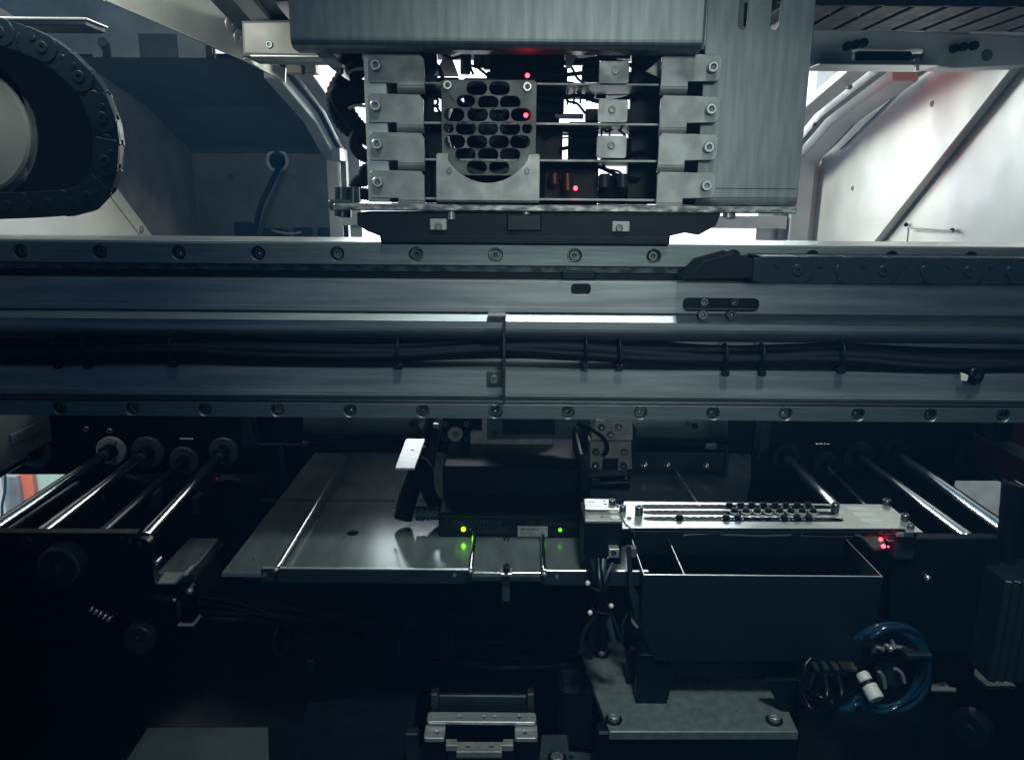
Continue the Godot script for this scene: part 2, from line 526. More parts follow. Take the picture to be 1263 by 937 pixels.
func enclosure() -> void:
	# side panels: a fixed one below and in front, the lid's own side behind and above its slanting edge
	for s in [-1.0, 1.0]:
		var x: float = 0.56 * s
		var b: Basis = ALONG if s < 0 else ALONGN
		var sg: float = -s
		var f := func(z: float, y: float) -> Vector2: return Vector2(-z if s < 0 else z, y)
		var g := Geo.new().plate(poly([f.call(0.30, 1.155), f.call(-0.62, 1.155), f.call(-0.62, 1.355), f.call(-0.10, 1.755), f.call(0.30, 1.755)]), -0.012, 0.0, Transform3D(b, Vector3(x, 0, 0)), [], 0.002)
		var p := thing("side_shield", Vector3(x, 1.155, 0), "white fixed side panel with a slanting rear edge behind the large drag chain" if s < 0 else "bright white side panel with a thin hook at its foot, right of the placement head", "panel", "side panels of the machine")
		part("sheet", g, M.white_paint, p)
		if s < 0: part("edge_strip", Geo.new().plate(poly([f.call(-0.62, 1.355), f.call(-0.585, 1.355), f.call(-0.10, 1.728), f.call(-0.10, 1.755)]), 0.0, 0.002, Transform3D(b, Vector3(x, 0, 0)), [], 0.0008), M.white_paint, p)
		var l := thing("lid_side", Vector3(x + 0.014 * sg, 1.2, -0.6), "dim inner side of the rear lid left of the grommet" if s < 0 else "bright side of the rear lid with a red sheen, right of the sloping frame", "lid side", "sides of the rear lid")
		var q := poly([f.call(-0.60, 1.20), f.call(-0.83, 1.20), f.call(-0.83, 1.535), f.call(-0.80, 1.53), f.call(-0.74, 1.545), f.call(-0.64, 1.585), f.call(-0.45, 1.625), f.call(-0.2, 1.665), f.call(-0.13, 1.70), f.call(-0.60, 1.352)])
		part("sheet", Geo.new().plate(q, -0.012, 0.0, Transform3D(b, Vector3(x + (-0.0135 if s < 0 else 0.014 * sg), 0, 0)), [], 0.0006), M.shaded_lid if s < 0 else M.white_paint, l)
		var sc := Geo.new()
		if s < 0:
			screw(p, Vector3(-0.56, 1.3948, -0.5479), 0.006, Vector3(1, 0, 0), M.bright_screw, 0.004)
		else:
			part("seam", Geo.new().rod(Vector3(0.5445, 1.601, -0.5134), Vector3(0.5445, 1.5275, -0.7116), 0.0009, 8), M.dark_plate, l)
			for spot in [Vector3(0.546, 1.4642, -0.6515), Vector3(0.546, 1.5693, -0.438)]: screw(l, spot, 0.004, Vector3(-1, 0, 0), M.grey_paint, 0.0015)
			var k := thing("wire_hook", Vector3(0.55, 1.3882, -0.4627), "thin bent wire hook on the bright right side panel", "hook")
			part("wire", Geo.new().tube([Vector3(0.552, 1.3879, -0.4689), Vector3(0.552, 1.4057, -0.469), Vector3(0.552, 1.4089, -0.4721), Vector3(0.552, 1.4095, -0.4082), Vector3(0.552, 1.4096, -0.3585)], 0.0011), M.grey_paint, k)
			part("bead", Geo.new().ball(Vector3(0.556, 1.4129, -0.4857), 0.003).ball(Vector3(0.556, 1.4103, -0.3677), 0.003), M.black, k)
	# rear lid: a curved roof sheet and an upright back sheet with the window opening in both
	var prof := [Vector2(0.12, 1.715), Vector2(-0.2, 1.66), Vector2(-0.45, 1.62), Vector2(-0.64, 1.58), Vector2(-0.74, 1.54), Vector2(-0.785, 1.527), Vector2(-0.80, 1.515), Vector2(-0.80, 1.34)]
	var lid := thing("rear_hood", Vector3(0, 1.34, -0.8), "dark curved rear lid of the machine with a large window opening behind the head", "lid")
	var strip := func(x0: float, x1: float, from: int, to: int) -> Geo:
		var g := Geo.new()
		for i in range(from, to):
			var a: Vector2 = prof[i]; var b: Vector2 = prof[i + 1]
			var k := Vector2(-(b - a).y, (b - a).x).normalized() * -0.006
			if k.y < 0 and absf(k.y) > 0.001: k = -k
			if i == 6: k = Vector2(-0.006, 0)
			g.quad(Vector3(x0, a.y, a.x), Vector3(x0, b.y, b.x), Vector3(x1, b.y, b.x), Vector3(x1, a.y, a.x))
			g.quad(Vector3(x1, a.y + k.y, a.x + k.x), Vector3(x1, b.y + k.y, b.x + k.x), Vector3(x0, b.y + k.y, b.x + k.x), Vector3(x0, a.y + k.y, a.x + k.x))
		return g
	part("roof_sheet", strip.call(-0.58, -0.325, 2, 6), M.dim_paint, lid)  # shade on the left lid sheets put into a darker grey
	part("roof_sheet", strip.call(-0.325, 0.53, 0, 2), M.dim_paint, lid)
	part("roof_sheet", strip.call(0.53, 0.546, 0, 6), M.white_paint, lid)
	var hole := circle(Vector2(-0.4219, 1.5057), 0.0165)
	var back := poly([Vector2(-0.58, 1.34), Vector2(-0.325, 1.34), Vector2(-0.325, 1.526), Vector2(-0.58, 1.526)])
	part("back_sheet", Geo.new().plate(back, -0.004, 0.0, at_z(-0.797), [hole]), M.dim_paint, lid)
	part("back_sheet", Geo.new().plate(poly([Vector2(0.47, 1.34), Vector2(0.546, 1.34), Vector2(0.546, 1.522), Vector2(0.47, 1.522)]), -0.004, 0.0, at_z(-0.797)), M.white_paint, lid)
	part("grommet", Geo.new().ring(Vector3(-0.4204, 1.5055, -0.795), Vector3(0, 0, 1), 0.0178, 0.0032), M.white_plastic, lid)
	part("hole_pipe", Geo.new().lathe([Vector2(0.0, -0.10), Vector2(0.017, -0.10), Vector2(0.017, 0.0)], 24, Transform3D(UPRIGHT, Vector3(-0.4219, 1.5057, -0.8))), M.black, lid)
	for q in [Vector3(-0.5032, 1.5201, -0.796), Vector3(-0.5066, 1.477, -0.796), Vector3(-0.3964, 1.4778, -0.796), Vector3(-0.3391, 1.5214, -0.796)]: screw(lid, q, 0.004, Vector3(0, 0, 1), M.screw, 0.003)
	# window frame: two bars each side following the lid
	var bar := func(x: float, w: float, d: float, from: int, drop: float) -> Geo:
		var g := Geo.new()
		for i in range(from, 7):
			var a: Vector2 = prof[i] + Vector2(0.004 if i > 5 else 0.0, -drop if i < 6 else 0.0)
			var b: Vector2 = prof[i + 1] + Vector2(drop if i + 1 > 5 else 0.0, -drop if i + 1 < 6 else 0.0)
			a.x += drop if i > 5 else 0.0
			var dir := (b - a).normalized()
			var k := Vector2(-dir.y, dir.x)
			var l := a.distance_to(b) + 0.002
			var t := Transform3D(Basis(Vector3(1, 0, 0), Vector3(0, k.y, k.x), Vector3(0, -dir.y, -dir.x)), Vector3(x, (a.y + b.y) / 2, (a.x + b.x) / 2))
			g.box(Vector3(), Vector3(w, d, l), 0.001, t)
		return g
	var wf := thing("window_frame", Vector3(-0.3, 1.34, -0.78), "white sloping window frame bars left of the placement head", "window frame", "frames of the rear window")
	part("outer_bar", bar.call(-0.318, 0.020, 0.03, 2, 0.01), M.white_paint, wf)
	part("inner_bar", bar.call(-0.285, 0.022, 0.012, 1, 0.0), M.white_paint, wf)
	part("seal", bar.call(-0.303, 0.008, 0.010, 2, 0.004), M.black, wf)
	part("latch", Geo.new().box(Vector3(-0.2948, 1.5128, -0.73), Vector3(0.0134, 0.0206, 0.06)).box(Vector3(-0.2914, 1.4813, -0.75), Vector3(0.0083, 0.0457, 0.02)), M.grey_paint, wf)
	var wr := thing("window_frame", Vector3(0.5, 1.34, -0.78), "white sloping window frame bars with a bright lit edge, right of the placement head", "window frame", "frames of the rear window")
	part("outer_bar", bar.call(0.512, 0.034, 0.02, 2, 0.012), M.white_paint, wr)
	part("inner_bar", bar.call(0.455, 0.028, 0.012, 1, 0.0), M.white_paint, wr)
	part("seal", bar.call(0.483, 0.01, 0.018, 2, 0.002), M.grey_paint, wr)
	screw(wr, Vector3(0.4612, 1.5986, -0.5), 0.004, Vector3(0, -1, 0.2), M.screw, 0.004)
	screw(wr, Vector3(0.463, 1.5601, -0.62), 0.004, Vector3(0, -1, 0.2), M.screw, 0.004)
	part("cross_bar", Geo.new().box(Vector3(0.09, 1.405, -0.79), Vector3(0.80, 0.022, 0.02)), M.white_paint, wf)
	# cable through the grommet and the plugs under it
	single("grommet_cable", Geo.new().tube(Geo.smooth([Vector3(-0.4333, 1.5139, -0.86), Vector3(-0.415, 1.4984, -0.79), Vector3(-0.4253, 1.4659, -0.765), Vector3(-0.4467, 1.4215, -0.76), Vector3(-0.4624, 1.3623, -0.76), Vector3(-0.4669, 1.3193, -0.76)]), 0.0046), M.rubber, "black cable hanging from the round grommet hole in the lid", "cable")
	var pl := thing("plug_row", Vector3(-0.4201, 1.3729, -0.78), "row of small black plugs on the lid just above the beam", "plugs")
	for q in [[Vector3(-0.4861, 1.38, -0.785), Vector3(0.0261, 0.037, 0.03)], [Vector3(-0.4271, 1.3748, -0.785), Vector3(0.0406, 0.0257, 0.03)], [Vector3(-0.3792, 1.3758, -0.785), Vector3(0.0261, 0.0271, 0.03)], [Vector3(-0.3394, 1.3761, -0.785), Vector3(0.0217, 0.0271, 0.03)]]:
		pass
	part("plug", Geo.new().box(Vector3(-0.4843, 1.3802, -0.7805), Vector3(0.026, 0.0369, 0.031), 0.003), M.black, pl)
	part("plug", Geo.new().box(Vector3(-0.427, 1.375, -0.7805), Vector3(0.0375, 0.0256, 0.031), 0.003), M.black_gloss, pl)
	part("plug", Geo.new().box(Vector3(-0.3786, 1.3761, -0.7805), Vector3(0.0245, 0.027, 0.031), 0.003), M.black, pl)
	part("plug", Geo.new().box(Vector3(-0.3389, 1.3764, -0.7805), Vector3(0.0202, 0.027, 0.031), 0.003), M.black, pl)
	part("lead", Geo.new().tube(Geo.smooth([Vector3(-0.4277, 1.3852, -0.76), Vector3(-0.4063, 1.3816, -0.75), Vector3(-0.3878, 1.3801, -0.755), Vector3(-0.3747, 1.3828, -0.76)]), 0.002), M.grey_paint, pl)
	# unseen panel added over the viewer; its lower edge shades the head top
	single("head_light_block", Geo.new().box(Vector3(0.0, 2.18, 0.35), Vector3(1.2, 0.37, 0.02), 0.003), M.grey_paint, "unseen panel added above the open front to shade the top of the head", "hood", "", "structure")
	# lower machine bed
	single("machine_bed", Geo.new().box(Vector3(0, 0.78, -0.1), Vector3(1.16, 0.04, 1.2), 0.002), M.casting, "dark cast machine bed in the shade at the bottom", "bed", "", "structure")
	single("bulkhead_wall", Geo.new().box(Vector3(0.0, 1.07, -0.62), Vector3(1.18, 0.61, 0.012)), M.black, "black bulkhead behind the trays under the beam", "wall", "", "structure")
	single("deck_light_block", Geo.new().box(Vector3(-0.06, 1.372, -0.28), Vector3(0.50, 0.004, 0.42), 0.001), M.black, "unseen black sheet added behind the beam to shade the deck", "cover", "", "structure")  # added out of sight to keep rear light off the deck
	for s in [-1.0, 1.0]:
		var top := [Vector2(-0.45, 0.80), Vector2(0.612, 0.80), Vector2(0.612, 1.155), Vector2(0.33, 1.155), Vector2(0.33, 1.08), Vector2(0.16, 1.08), Vector2(0.16, 1.155), Vector2(-0.45, 1.155)]
		if s > 0:
			for i in top.size(): top[i].x = -top[i].x
		single("bed_side", Geo.new().plate(poly(top), -0.02, 0.0, Transform3D(ALONG if s < 0 else ALONGN, Vector3(0.565 * s, 0, 0)), [], 0.002), M.black, "dark side of the machine bed with a light opening, low on the left" if s < 0 else "dark side of the machine bed with a beige opening, low on the right", "bed side", "sides of the machine bed", "structure")

func beam() -> void:
	var b := thing("gantry_beam", Vector3(0, 1.267, -0.03), "long brushed aluminium gantry beam with two screwed rails across the picture", "beam")
	var L := 0.72
	var t := Transform3D(ALONG, Vector3(0, 0, 0))
	var ys := {"top": 1.4112, "r1": 1.3942, "st": 1.3884, "gr": 1.3828, "f1": 1.3574, "ld": 1.3497, "cv": 1.3087, "f2": 1.2878, "bv": 1.2801, "bot": 1.2673}
	# cross section (x = -z, y), anticlockwise seen from +x
	var pr := PackedVector2Array([Vector2(-0.004, ys.bv - 0.004), Vector2(-0.0005, ys.bv - 0.002)])
	pr = PackedVector2Array()
	var c := func(z: float, y: float) -> void: pr.append(Vector2(-z, y))
	c.call(-0.006, ys.bot)
	c.call(-0.064, ys.bot)
	c.call(-0.064, ys.top)
	c.call(-0.012, ys.top)
	c.call(-0.012, ys.gr)
	c.call(-0.004, ys.gr)
	c.call(-0.004, ys.f1 + 0.001)
	c.call(0.001, ys.f1 - 0.0002)
	c.call(0.0022, ys.f1 - 0.0014)
	c.call(0.0066, ys.ld + 0.0004)
	c.call(0.0062, ys.ld - 0.0002)
	c.call(0.003, ys.ld - 0.0004)
	c.call(0.003, ys.ld - 0.0055)
	for k in 9:
		var a := k / 8.0
		c.call(0.003 - 0.021 * (1.0 - cos(a * PI * 0.5)), ys.ld - 0.006 - 0.013 * sin(a * PI * 0.5))
	c.call(-0.018, ys.cv + 0.003)
	c.call(-0.002, ys.cv)
	c.call(0.0, ys.cv - 0.0008)
	c.call(0.0, ys.f2 + 0.0006)
	c.call(-0.0008, ys.f2 + 0.0003)
	c.call(-0.0008, ys.f2 - 0.0003)
	for k in 7:
		var a := k / 6.0
		c.call(0.0045 - 0.0105 * (1.0 - cos(a * PI * 0.5)), ys.f2 - 0.0005 - 0.0058 * sin(a * PI * 0.5))
	var body := Geo.new()
	body.plate(pr, -L, L, t, [], 0.0002)
	part("extrusion", body, M.aluminium, b)
	# upper guide rail, standing in front of the extrusion, with counterbored screws
	var r1 := part("upper_rail", Geo.new().plate(rounded(Vector2(-L, ys.r1), Vector2(L, ys.top), 0.0012), -0.0115, 0.0, Transform3D(), range(-7, 8).map(func(k): return turned(Vector2(k * 0.0635 + -0.0141, (ys.top + ys.r1) / 2), 0.0055, k)), 0.0006), M.rail_steel, b)
	for k in range(-7, 8):
		screw(r1, Vector3(k * 0.0635 + -0.0141, (ys.top + ys.r1) / 2, -0.0105), 0.0039, Vector3(0, 0, 1), M.screw, 0.0068)
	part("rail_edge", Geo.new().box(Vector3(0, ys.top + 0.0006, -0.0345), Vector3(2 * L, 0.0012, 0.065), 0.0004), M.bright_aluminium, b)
	var pits := noise(0.012, 3, 12, 0.6, 1.0)
	part("scale_strip", Geo.new().box(Vector3(0, (ys.r1 + ys.st) / 2 - 0.0002, -0.0085), Vector3(2 * L, ys.r1 - ys.st - 0.0008, 0.006), 0.0004), mat("scale_strip", Color(0.08, 0.12, 0.14), 0.4, 0.4, pits, Vector3(10, 12, 12), pits), b)
	# plates of the scale strip
	part("groove_strip", Geo.new().box(Vector3(0, (ys.st + ys.gr) / 2, -0.0105), Vector3(2 * L, ys.st - ys.gr - 0.0006, 0.003), 0.0003), M.black, b)
	# cover plate with a notch and a slot
	var n1 := rounded(Vector2(0.0472, 1.3807), Vector2(0.0625, 1.3723), 0.003)
	var n2 := rounded(Vector2(0.1377, 1.37), Vector2(0.1987, 1.3596), 0.004)
	var cp := part("cover_plate", Geo.new().plate(poly([Vector2(-L, ys.f1), Vector2(L, ys.f1), Vector2(L, ys.gr), Vector2(-L, ys.gr)]), 0.0, 0.0045, at_z(0), [n1, n2], 0.0004), M.aluminium, b)
	part("score_line", Geo.new().box(Vector3(0, ys.f1 + 0.0042, 0.0046), Vector3(2 * L, 0.0003, 0.0003), 0.00005), M.bright_aluminium, b)
	part("recess", Geo.new().box(Vector3(0.0552, 1.376, -0.0018), Vector3(0.0217, 0.0125, 0.0025)).box(Vector3(0.1693, 1.3653, -0.0018), Vector3(0.0672, 0.0132, 0.0025)), M.black, b)
	for q in [Vector3(0.1552, 1.3666, 0), Vector3(0.1796, 1.3668, 0)]: screw(b, q, 0.0035, Vector3(0, 0, 1), M.screw, 0.003)
	for q in [Vector3(0.1535, 1.3567, 0.007), Vector3(0.1764, 1.3569, 0.007)]: screw(b, q, 0.0040, Vector3(0, 0.3, 1), M.screw, 0.0015)
	# lower guide rail
	var r2 := part("lower_rail", Geo.new().plate(rounded(Vector2(-L, ys.bot - 0.0003), Vector2(L, ys.bv - 0.0008), 0.0012), -0.010, 0.003, Transform3D(), range(-7, 8).map(func(k): return turned(Vector2(k * 0.0608 + -0.0138, (ys.bv + ys.bot) / 2 - 0.0004), 0.0054, k)), 0.0006), M.rail_steel, b)
	for k in range(-7, 8):
		screw(r2, Vector3(k * 0.0608 + -0.0138, (ys.bv + ys.bot) / 2 - 0.0004, -0.0085), 0.0039, Vector3(0, 0, 1), M.screw, 0.0078)
	# the bent strap that holds the cables, seen edge on
	var st := Geo.new().plate(poly([Vector2(-0.0068, ys.ld + 0.0052), Vector2(-0.0068, ys.ld - 0.004), Vector2(-0.002, ys.cv), Vector2(-0.0008, ys.f2 + 0.001), Vector2(-0.012, ys.f2 - 0.0035), Vector2(-0.021, ys.f2 - 0.002), Vector2(-0.022, ys.ld + 0.0055)]), -0.0010, 0.0010, Transform3D(ALONG, Vector3(-0.0064, 0, 0)))
	var cl := part("cable_strap", st, M.dark_plate, b)
	part("flange", Geo.new().box(Vector3(-0.0126, 1.3568, 0.012), Vector3(0.0148, 0.0019, 0.012), 0.0006), M.plated, cl)
	part("foot", Geo.new().plate(rounded(Vector2(-0.0212, 1.3076), Vector2(-0.007, 1.2938), 0.002), 0.0003, 0.0022, Transform3D(), [], 0.0003), M.anodised, cl)
	screw(cl, Vector3(-0.0148, 1.3014, 0.002), 0.0038, Vector3(0, 0, 1), M.screw, 0.004)
	# carriage end block, lower right of the groove
	part("stop_block", Geo.new().box(Vector3(0.0534, 1.3869, -0.007), Vector3(0.0275, 0.0072, 0.01), 0.001), M.black, b)
	# cables in the cove
	var cb := thing("cable_bundle", Vector3(0, ys.cv, -0.006), "thick bundle of black cables tied along the front of the beam", "cables")
	var mids := [Vector3(-0.5084, 1.3198, -0.006), Vector3(-0.3866, 1.3201, -0.006), Vector3(-0.2814, 1.3244, -0.006), Vector3(-0.1904, 1.3224, -0.006), Vector3(-0.0958, 1.3218, -0.006), Vector3(-0.0147, 1.3265, -0.006), Vector3(0.046, 1.3257, -0.006), Vector3(0.1137, 1.3214, -0.006), Vector3(0.1815, 1.3192, -0.006), Vector3(0.2725, 1.322, -0.006), Vector3(0.3509, 1.3171, -0.006), Vector3(0.4274, 1.317, -0.006), Vector3(0.5066, 1.3169, -0.006)]
	var off := [[-0.0050, 0.007], [0.0005, 0.009], [0.0055, 0.005], [-0.0065, -0.001], [0.0028, 0.000], [-0.002, 0.0125], [0.006, -0.003]]
	for k in off.size():
		var pts := []
		for i in mids.size():
			var w := 0.0012 * sin(i * 1.9 + k * 2.3)
			pts.append(mids[i] + Vector3(0, off[k][0] + w, off[k][1] - 0.006 + 0.0007 * cos(i * 2.1 + k)))
		part("cable", Geo.new().tube(Geo.smooth(pts, 10), [0.0036, 0.0042, 0.003, 0.0038, 0.0045, 0.0026, 0.0034][k], 12), M.rubber, cb)
	for q in [Vector3(-0.3741, 1.3221, 0), Vector3(-0.3493, 1.3223, 0), Vector3(-0.2788, 1.3243, 0), Vector3(-0.0935, 1.3237, 0), Vector3(0.0603, 1.3263, 0), Vector3(0.0878, 1.3245, 0), Vector3(0.175, 1.3204, 0), Vector3(0.2052, 1.3206, 0), Vector3(0.2699, 1.3232, 0)]:
		var tie := Geo.new()
		var lp := []
		for i in 25:
			var a := TAU * i / 24
			lp.append(q + Vector3(0, 0.0118 * cos(a), 0.001 + 0.0105 * sin(a)))
		tie.tube(lp, 0.0011, 6)
		tie.box(q + Vector3(0.0004, -0.0115, 0.006), Vector3(0.0062, 0.0052, 0.0055), 0.0008)
		part("tie", tie, M.black, cb)
	# clip on the right
	var rc := thing("cable_clip", Vector3(0.3793, 1.3062, 0.006), "round black cable clip with a pale chip on the right of the beam", "clip")
	part("clip_ring", Geo.new().ring(Vector3(0.3804, 1.3085, 0.007), Vector3(0.25, 0, 1), 0.0052, 0.0032), M.black_gloss, rc)
	part("clip_core", Geo.new().rod(Vector3(0.3841, 1.3072, 0.001), Vector3(0.3804, 1.3088, 0.008), 0.004), M.black, rc)
	part("chip", Geo.new().plate(poly([Vector2(0.3668, 1.3116), Vector2(0.3745, 1.309), Vector2(0.3726, 1.3042), Vector2(0.3678, 1.3048)]), 0.008, 0.010), M.white_plastic, rc)

func head() -> void:
	var h := thing("placement_head", Vector3(0.05, 1.41, -0.05), "steel placement head with brackets, boards and red lights riding on the beam", "machine head")
	# cover over the top: front sheet bent under, open below
	var cov := Geo.new()
	var ct := Transform3D(ALONG, Vector3())
	var yb: float = 1.5533
	var x0: float = -0.1633
	var x1: float = 0.1368
	var sheet := PackedVector2Array([Vector2(-0.02, 1.86)])
	for p in arc(Vector2(-0.013, yb + 0.007), 0.007, 180, 270, 6): sheet.append(p)
	sheet.append_array([Vector2(0.004, yb), Vector2(0.004, yb + 0.0015), Vector2(-0.013, yb + 0.0015)])
	for p in arc(Vector2(-0.013, yb + 0.007), 0.0055, 265, 180, 5): sheet.append(p)
	sheet.append(Vector2(-0.0185, 1.86))
	cov.plate(sheet, x0, x1, ct)
	var cv := part("cover", cov, M.upright_steel, h)
	part("cover_side", Geo.new().box(Vector3(x0 + 0.001, 1.72, -0.09), Vector3(0.0018, 0.26, 0.205)), M.plated, cv)
	part("cover_top", Geo.new().box(Vector3((x0 + x1) / 2, 1.86, -0.09), Vector3(x1 - x0, 0.0018, 0.22)), M.plated, cv)
	# right side plate, bent at its foot, two slots
	var rp := [Vector3(0.231, 1.5372, -0.012), Vector3(0.1488, 1.4485, -0.012)]
	var s1 := slot(Vector2(0.1721, 1.6068), 0.0001, 0.0001)
	var px0: float = 0.1463
	var px1: float = 0.2282
	var py0: float = 1.4488
	var sl := []
	for q in [[0.1739, 1.574], [0.1986, 1.5736]]:
		var lower := arc(Vector2(q[0], q[1] + 0.0034), 0.0034, 180, 360, 8)
		lower.append_array(arc(Vector2(q[0], q[1] + 0.09), 0.0034, 0, 180, 8))
		sl.append(lower)
	var rs := part("side_plate", Geo.new().plate(poly([Vector2(px0, py0), Vector2(px1, py0), Vector2(px1, 1.86), Vector2(px0, 1.86)]), -0.002, 0.0, at_z(-0.012), sl, 0.0004), M.upright_steel, h)
	var fold := PackedVector2Array()
	for p in arc(Vector2(0.020, py0), 0.008, 180, 270, 6): fold.append(p)
	fold.append_array([Vector2(0.12, py0 - 0.008), Vector2(0.12, py0 - 0.006), Vector2(0.020, py0 - 0.006)])
	for p in arc(Vector2(0.020, py0), 0.006, 265, 180, 6): fold.append(p)
	part("fold", Geo.new().plate(fold, px0, px1, ct, [], 0.0002), M.upright_steel, rs)
	part("score_line", Geo.new().box(Vector3(0.1923, 1.4561, -0.0119), Vector3(0.0674, 0.0006, 0.0004), 0.00005), M.dark_plate, rs)
	part("side_return", Geo.new().box(Vector3(px1 - 0.001, (py0 + 1.86) / 2 + 0.004, -0.075), Vector3(0.002, 1.86 - py0 - 0.01, 0.12)), M.plated, rs)
	# left post and the four clamps on it
	part("post", Geo.new().box(Vector3(-0.1063, (1.4434 + 1.62) / 2, -0.0112), Vector3(0.0176, 1.62 - 1.4434, 0.016), 0.0008), M.bright_aluminium, h)
	var lt := [[Vector3(-0.1112, 1.5526, 0)], [Vector3(-0.1123, 1.5237, 0)], [Vector3(-0.112, 1.4956, 0)], [Vector3(-0.1124, 1.4672, 0)]]
	var unit: float = 0.0007
	for k in 4:
		var o: Vector3 = lt[k][0]
		var a := Vector2(o.x, o.y)
		var q := poly([a + Vector2(0, -28) * unit, a + Vector2(1.5, -29.5) * unit, a + Vector2(31, -29.5) * unit, a + Vector2(31, -32) * unit, a + Vector2(61, -32) * unit, a + Vector2(61, -5) * unit, a + Vector2(57, 0) * unit, a + Vector2(3, 1) * unit, a + Vector2(0, -2) * unit])
		var br := part("clamp_plate", Geo.new().plate(q, -0.0022, 0.0, at_z(-0.0005 + 0.0004 * k), [], 0.0004), M.plated, h)
		# bent lip under its right half
		var lip := PackedVector2Array()
		for p in arc(Vector2(0.006, a.y - 32 * unit), 0.006, 180, 262, 6): lip.append(p)
		for p in arc(Vector2(0.006, a.y - 32 * unit), 0.0042, 262, 180, 6): lip.append(p)
		part("bent_lip", Geo.new().plate(lip, a.x + 31 * unit, a.x + 61 * unit, Transform3D(ALONG, Vector3(0, 0, -0.0005 + 0.0004 * k)), [], 0.0002), M.plated, br)
		screw(br, o + Vector3(9.5 * unit, -12 * unit, 0), 0.0042, Vector3(0, 0, 1), M.bright_screw)
	var rt := [[Vector3(0.1577, 1.554, 0)], [Vector3(0.1584, 1.524, 0)], [Vector3(0.1585, 1.4962, 0)], [Vector3(0.1586, 1.4675, 0)]]
	for k in 4:
		var o: Vector3 = rt[k][0]
		var a := Vector2(o.x, o.y)
		var q := poly([a + Vector2(-66, -33) * unit, a + Vector2(-36, -33) * unit, a + Vector2(-36, -28) * unit, a + Vector2(-4, -27) * unit, a + Vector2(0, -23) * unit, a + Vector2(0, -4) * unit, a + Vector2(-4, 0) * unit, a + Vector2(-63, 1) * unit, a + Vector2(-66, -3) * unit])
		var br := part("clamp_plate", Geo.new().plate(q, -0.0022, 0.0, at_z(-0.0005 + 0.0004 * k), [], 0.0004), M.plated, h)
		var lip := PackedVector2Array()
		for p in arc(Vector2(0.006, a.y - 33 * unit), 0.006, 180, 262, 6): lip.append(p)
		for p in arc(Vector2(0.006, a.y - 33 * unit), 0.0042, 262, 180, 6): lip.append(p)
		part("bent_lip", Geo.new().plate(lip, a.x - 66 * unit, a.x - 36 * unit, Transform3D(ALONG, Vector3(0, 0, -0.0005 + 0.0004 * k)), [], 0.0002), M.plated, br)
		screw(br, o + Vector3(-11.5 * unit, -13.5 * unit, 0), 0.0042, Vector3(0, 0, 1), M.bright_screw)
	# boards between the clamps, edge on, with little tabs on three of them
	for q in [[-0.0749, 0.1202, 1.5332], [-0.0755, 0.1199, 1.5039], [-0.0755, 0.1195, 1.4764], [-0.0767, 0.1192, 1.4465]]:
		var bd := part("board", Geo.new().box(Vector3((q[0] + q[1]) / 2, q[2], -0.055), Vector3(q[1] - q[0], 0.0016, 0.09), 0.0002), M.board_green, h)
		part("board_edge", Geo.new().box(Vector3((q[0] + q[1]) / 2, q[2], -0.0090), Vector3(q[1] - q[0], 0.0018, 0.002), 0.0003), M.plated, bd)
	var tabs := [[Vector3(0.0762, 1.5413, -0.005), Vector3(0.0229, 0.0163, 0.002), Vector3(0.077, 1.5425, -0.004)], [Vector3(0.0765, 1.5133, -0.005), Vector3(0.0228, 0.0169, 0.002), Vector3(0.0756, 1.5144, -0.004)], [Vector3(0.0764, 1.4868, -0.005), Vector3(0.0234, 0.017, 0.002), Vector3(0.076, 1.488, -0.004)]]
	for q in tabs:
		var tb := part("tab", Geo.new().plate(rounded(Vector2(q[0].x - q[1].x / 2, q[0].y - q[1].y / 2), Vector2(q[0].x + q[1].x / 2, q[0].y + q[1].y / 2), 0.002), -0.0015, 0.0, at_z(-0.004), [], 0.0003), M.plated, h)
		screw(tb, q[2], 0.0029, Vector3(0, 0, 1), M.screw, 0.0018)
	# fan guard with staggered slots, and the plate in front of it
	var gh := []
	for q in [Vector2(-0.0287, 1.5286), Vector2(-0.0113, 1.5287), Vector2(-0.0199, 1.5184), Vector2(-0.0032, 1.5185), Vector2(-0.0462, 1.5093), Vector2(-0.0281, 1.5095), Vector2(-0.0113, 1.5096), Vector2(0.0053, 1.5097), Vector2(-0.0372, 1.4994), Vector2(-0.0202, 1.4993), Vector2(-0.0031, 1.4995), Vector2(-0.0458, 1.4896), Vector2(-0.0286, 1.4894), Vector2(-0.0116, 1.4896), Vector2(0.0047, 1.4897), Vector2(-0.0377, 1.48), Vector2(-0.02, 1.4798), Vector2(-0.003, 1.48), Vector2(-0.0289, 1.4703), Vector2(-0.0114, 1.4705)]:
		gh.append(slot(q, 22.5 * unit, 13.5 * unit))
	gh.append(slot(Vector2(-0.0371, 1.5194), 20 * unit, 12.5 * unit))
	for q in [Vector2(-0.0505, 1.4997), Vector2(0.0101, 1.4996)]: gh.append(slot(q, 11.5 * unit, 11 * unit))
	var gp := rounded(Vector2(-0.0561, 1.535), Vector2(0.0172, 1.4643), 0.003)
	var fg := part("fan_guard", Geo.new().plate(gp, -0.0016, 0.0, at_z(-0.001), gh, 0.0003), M.guard_steel, h)
	part("fan_frame", Geo.new().lathe([Vector2(0.036, -0.03), Vector2(0.036, 0), Vector2(0.033, 0), Vector2(0.033, -0.03)], 40, Transform3D(UPRIGHT, Vector3(-0.0201, 1.5005, -0.004))), M.black, fg)
	part("fan_hub", Geo.new().lathe([Vector2(0.014, -0.03), Vector2(0.014, -0.002), Vector2(0.012, 0), Vector2(0, 0)], 28, Transform3D(UPRIGHT, Vector3(-0.0202, 1.5009, -0.008))), M.rubber, fg)
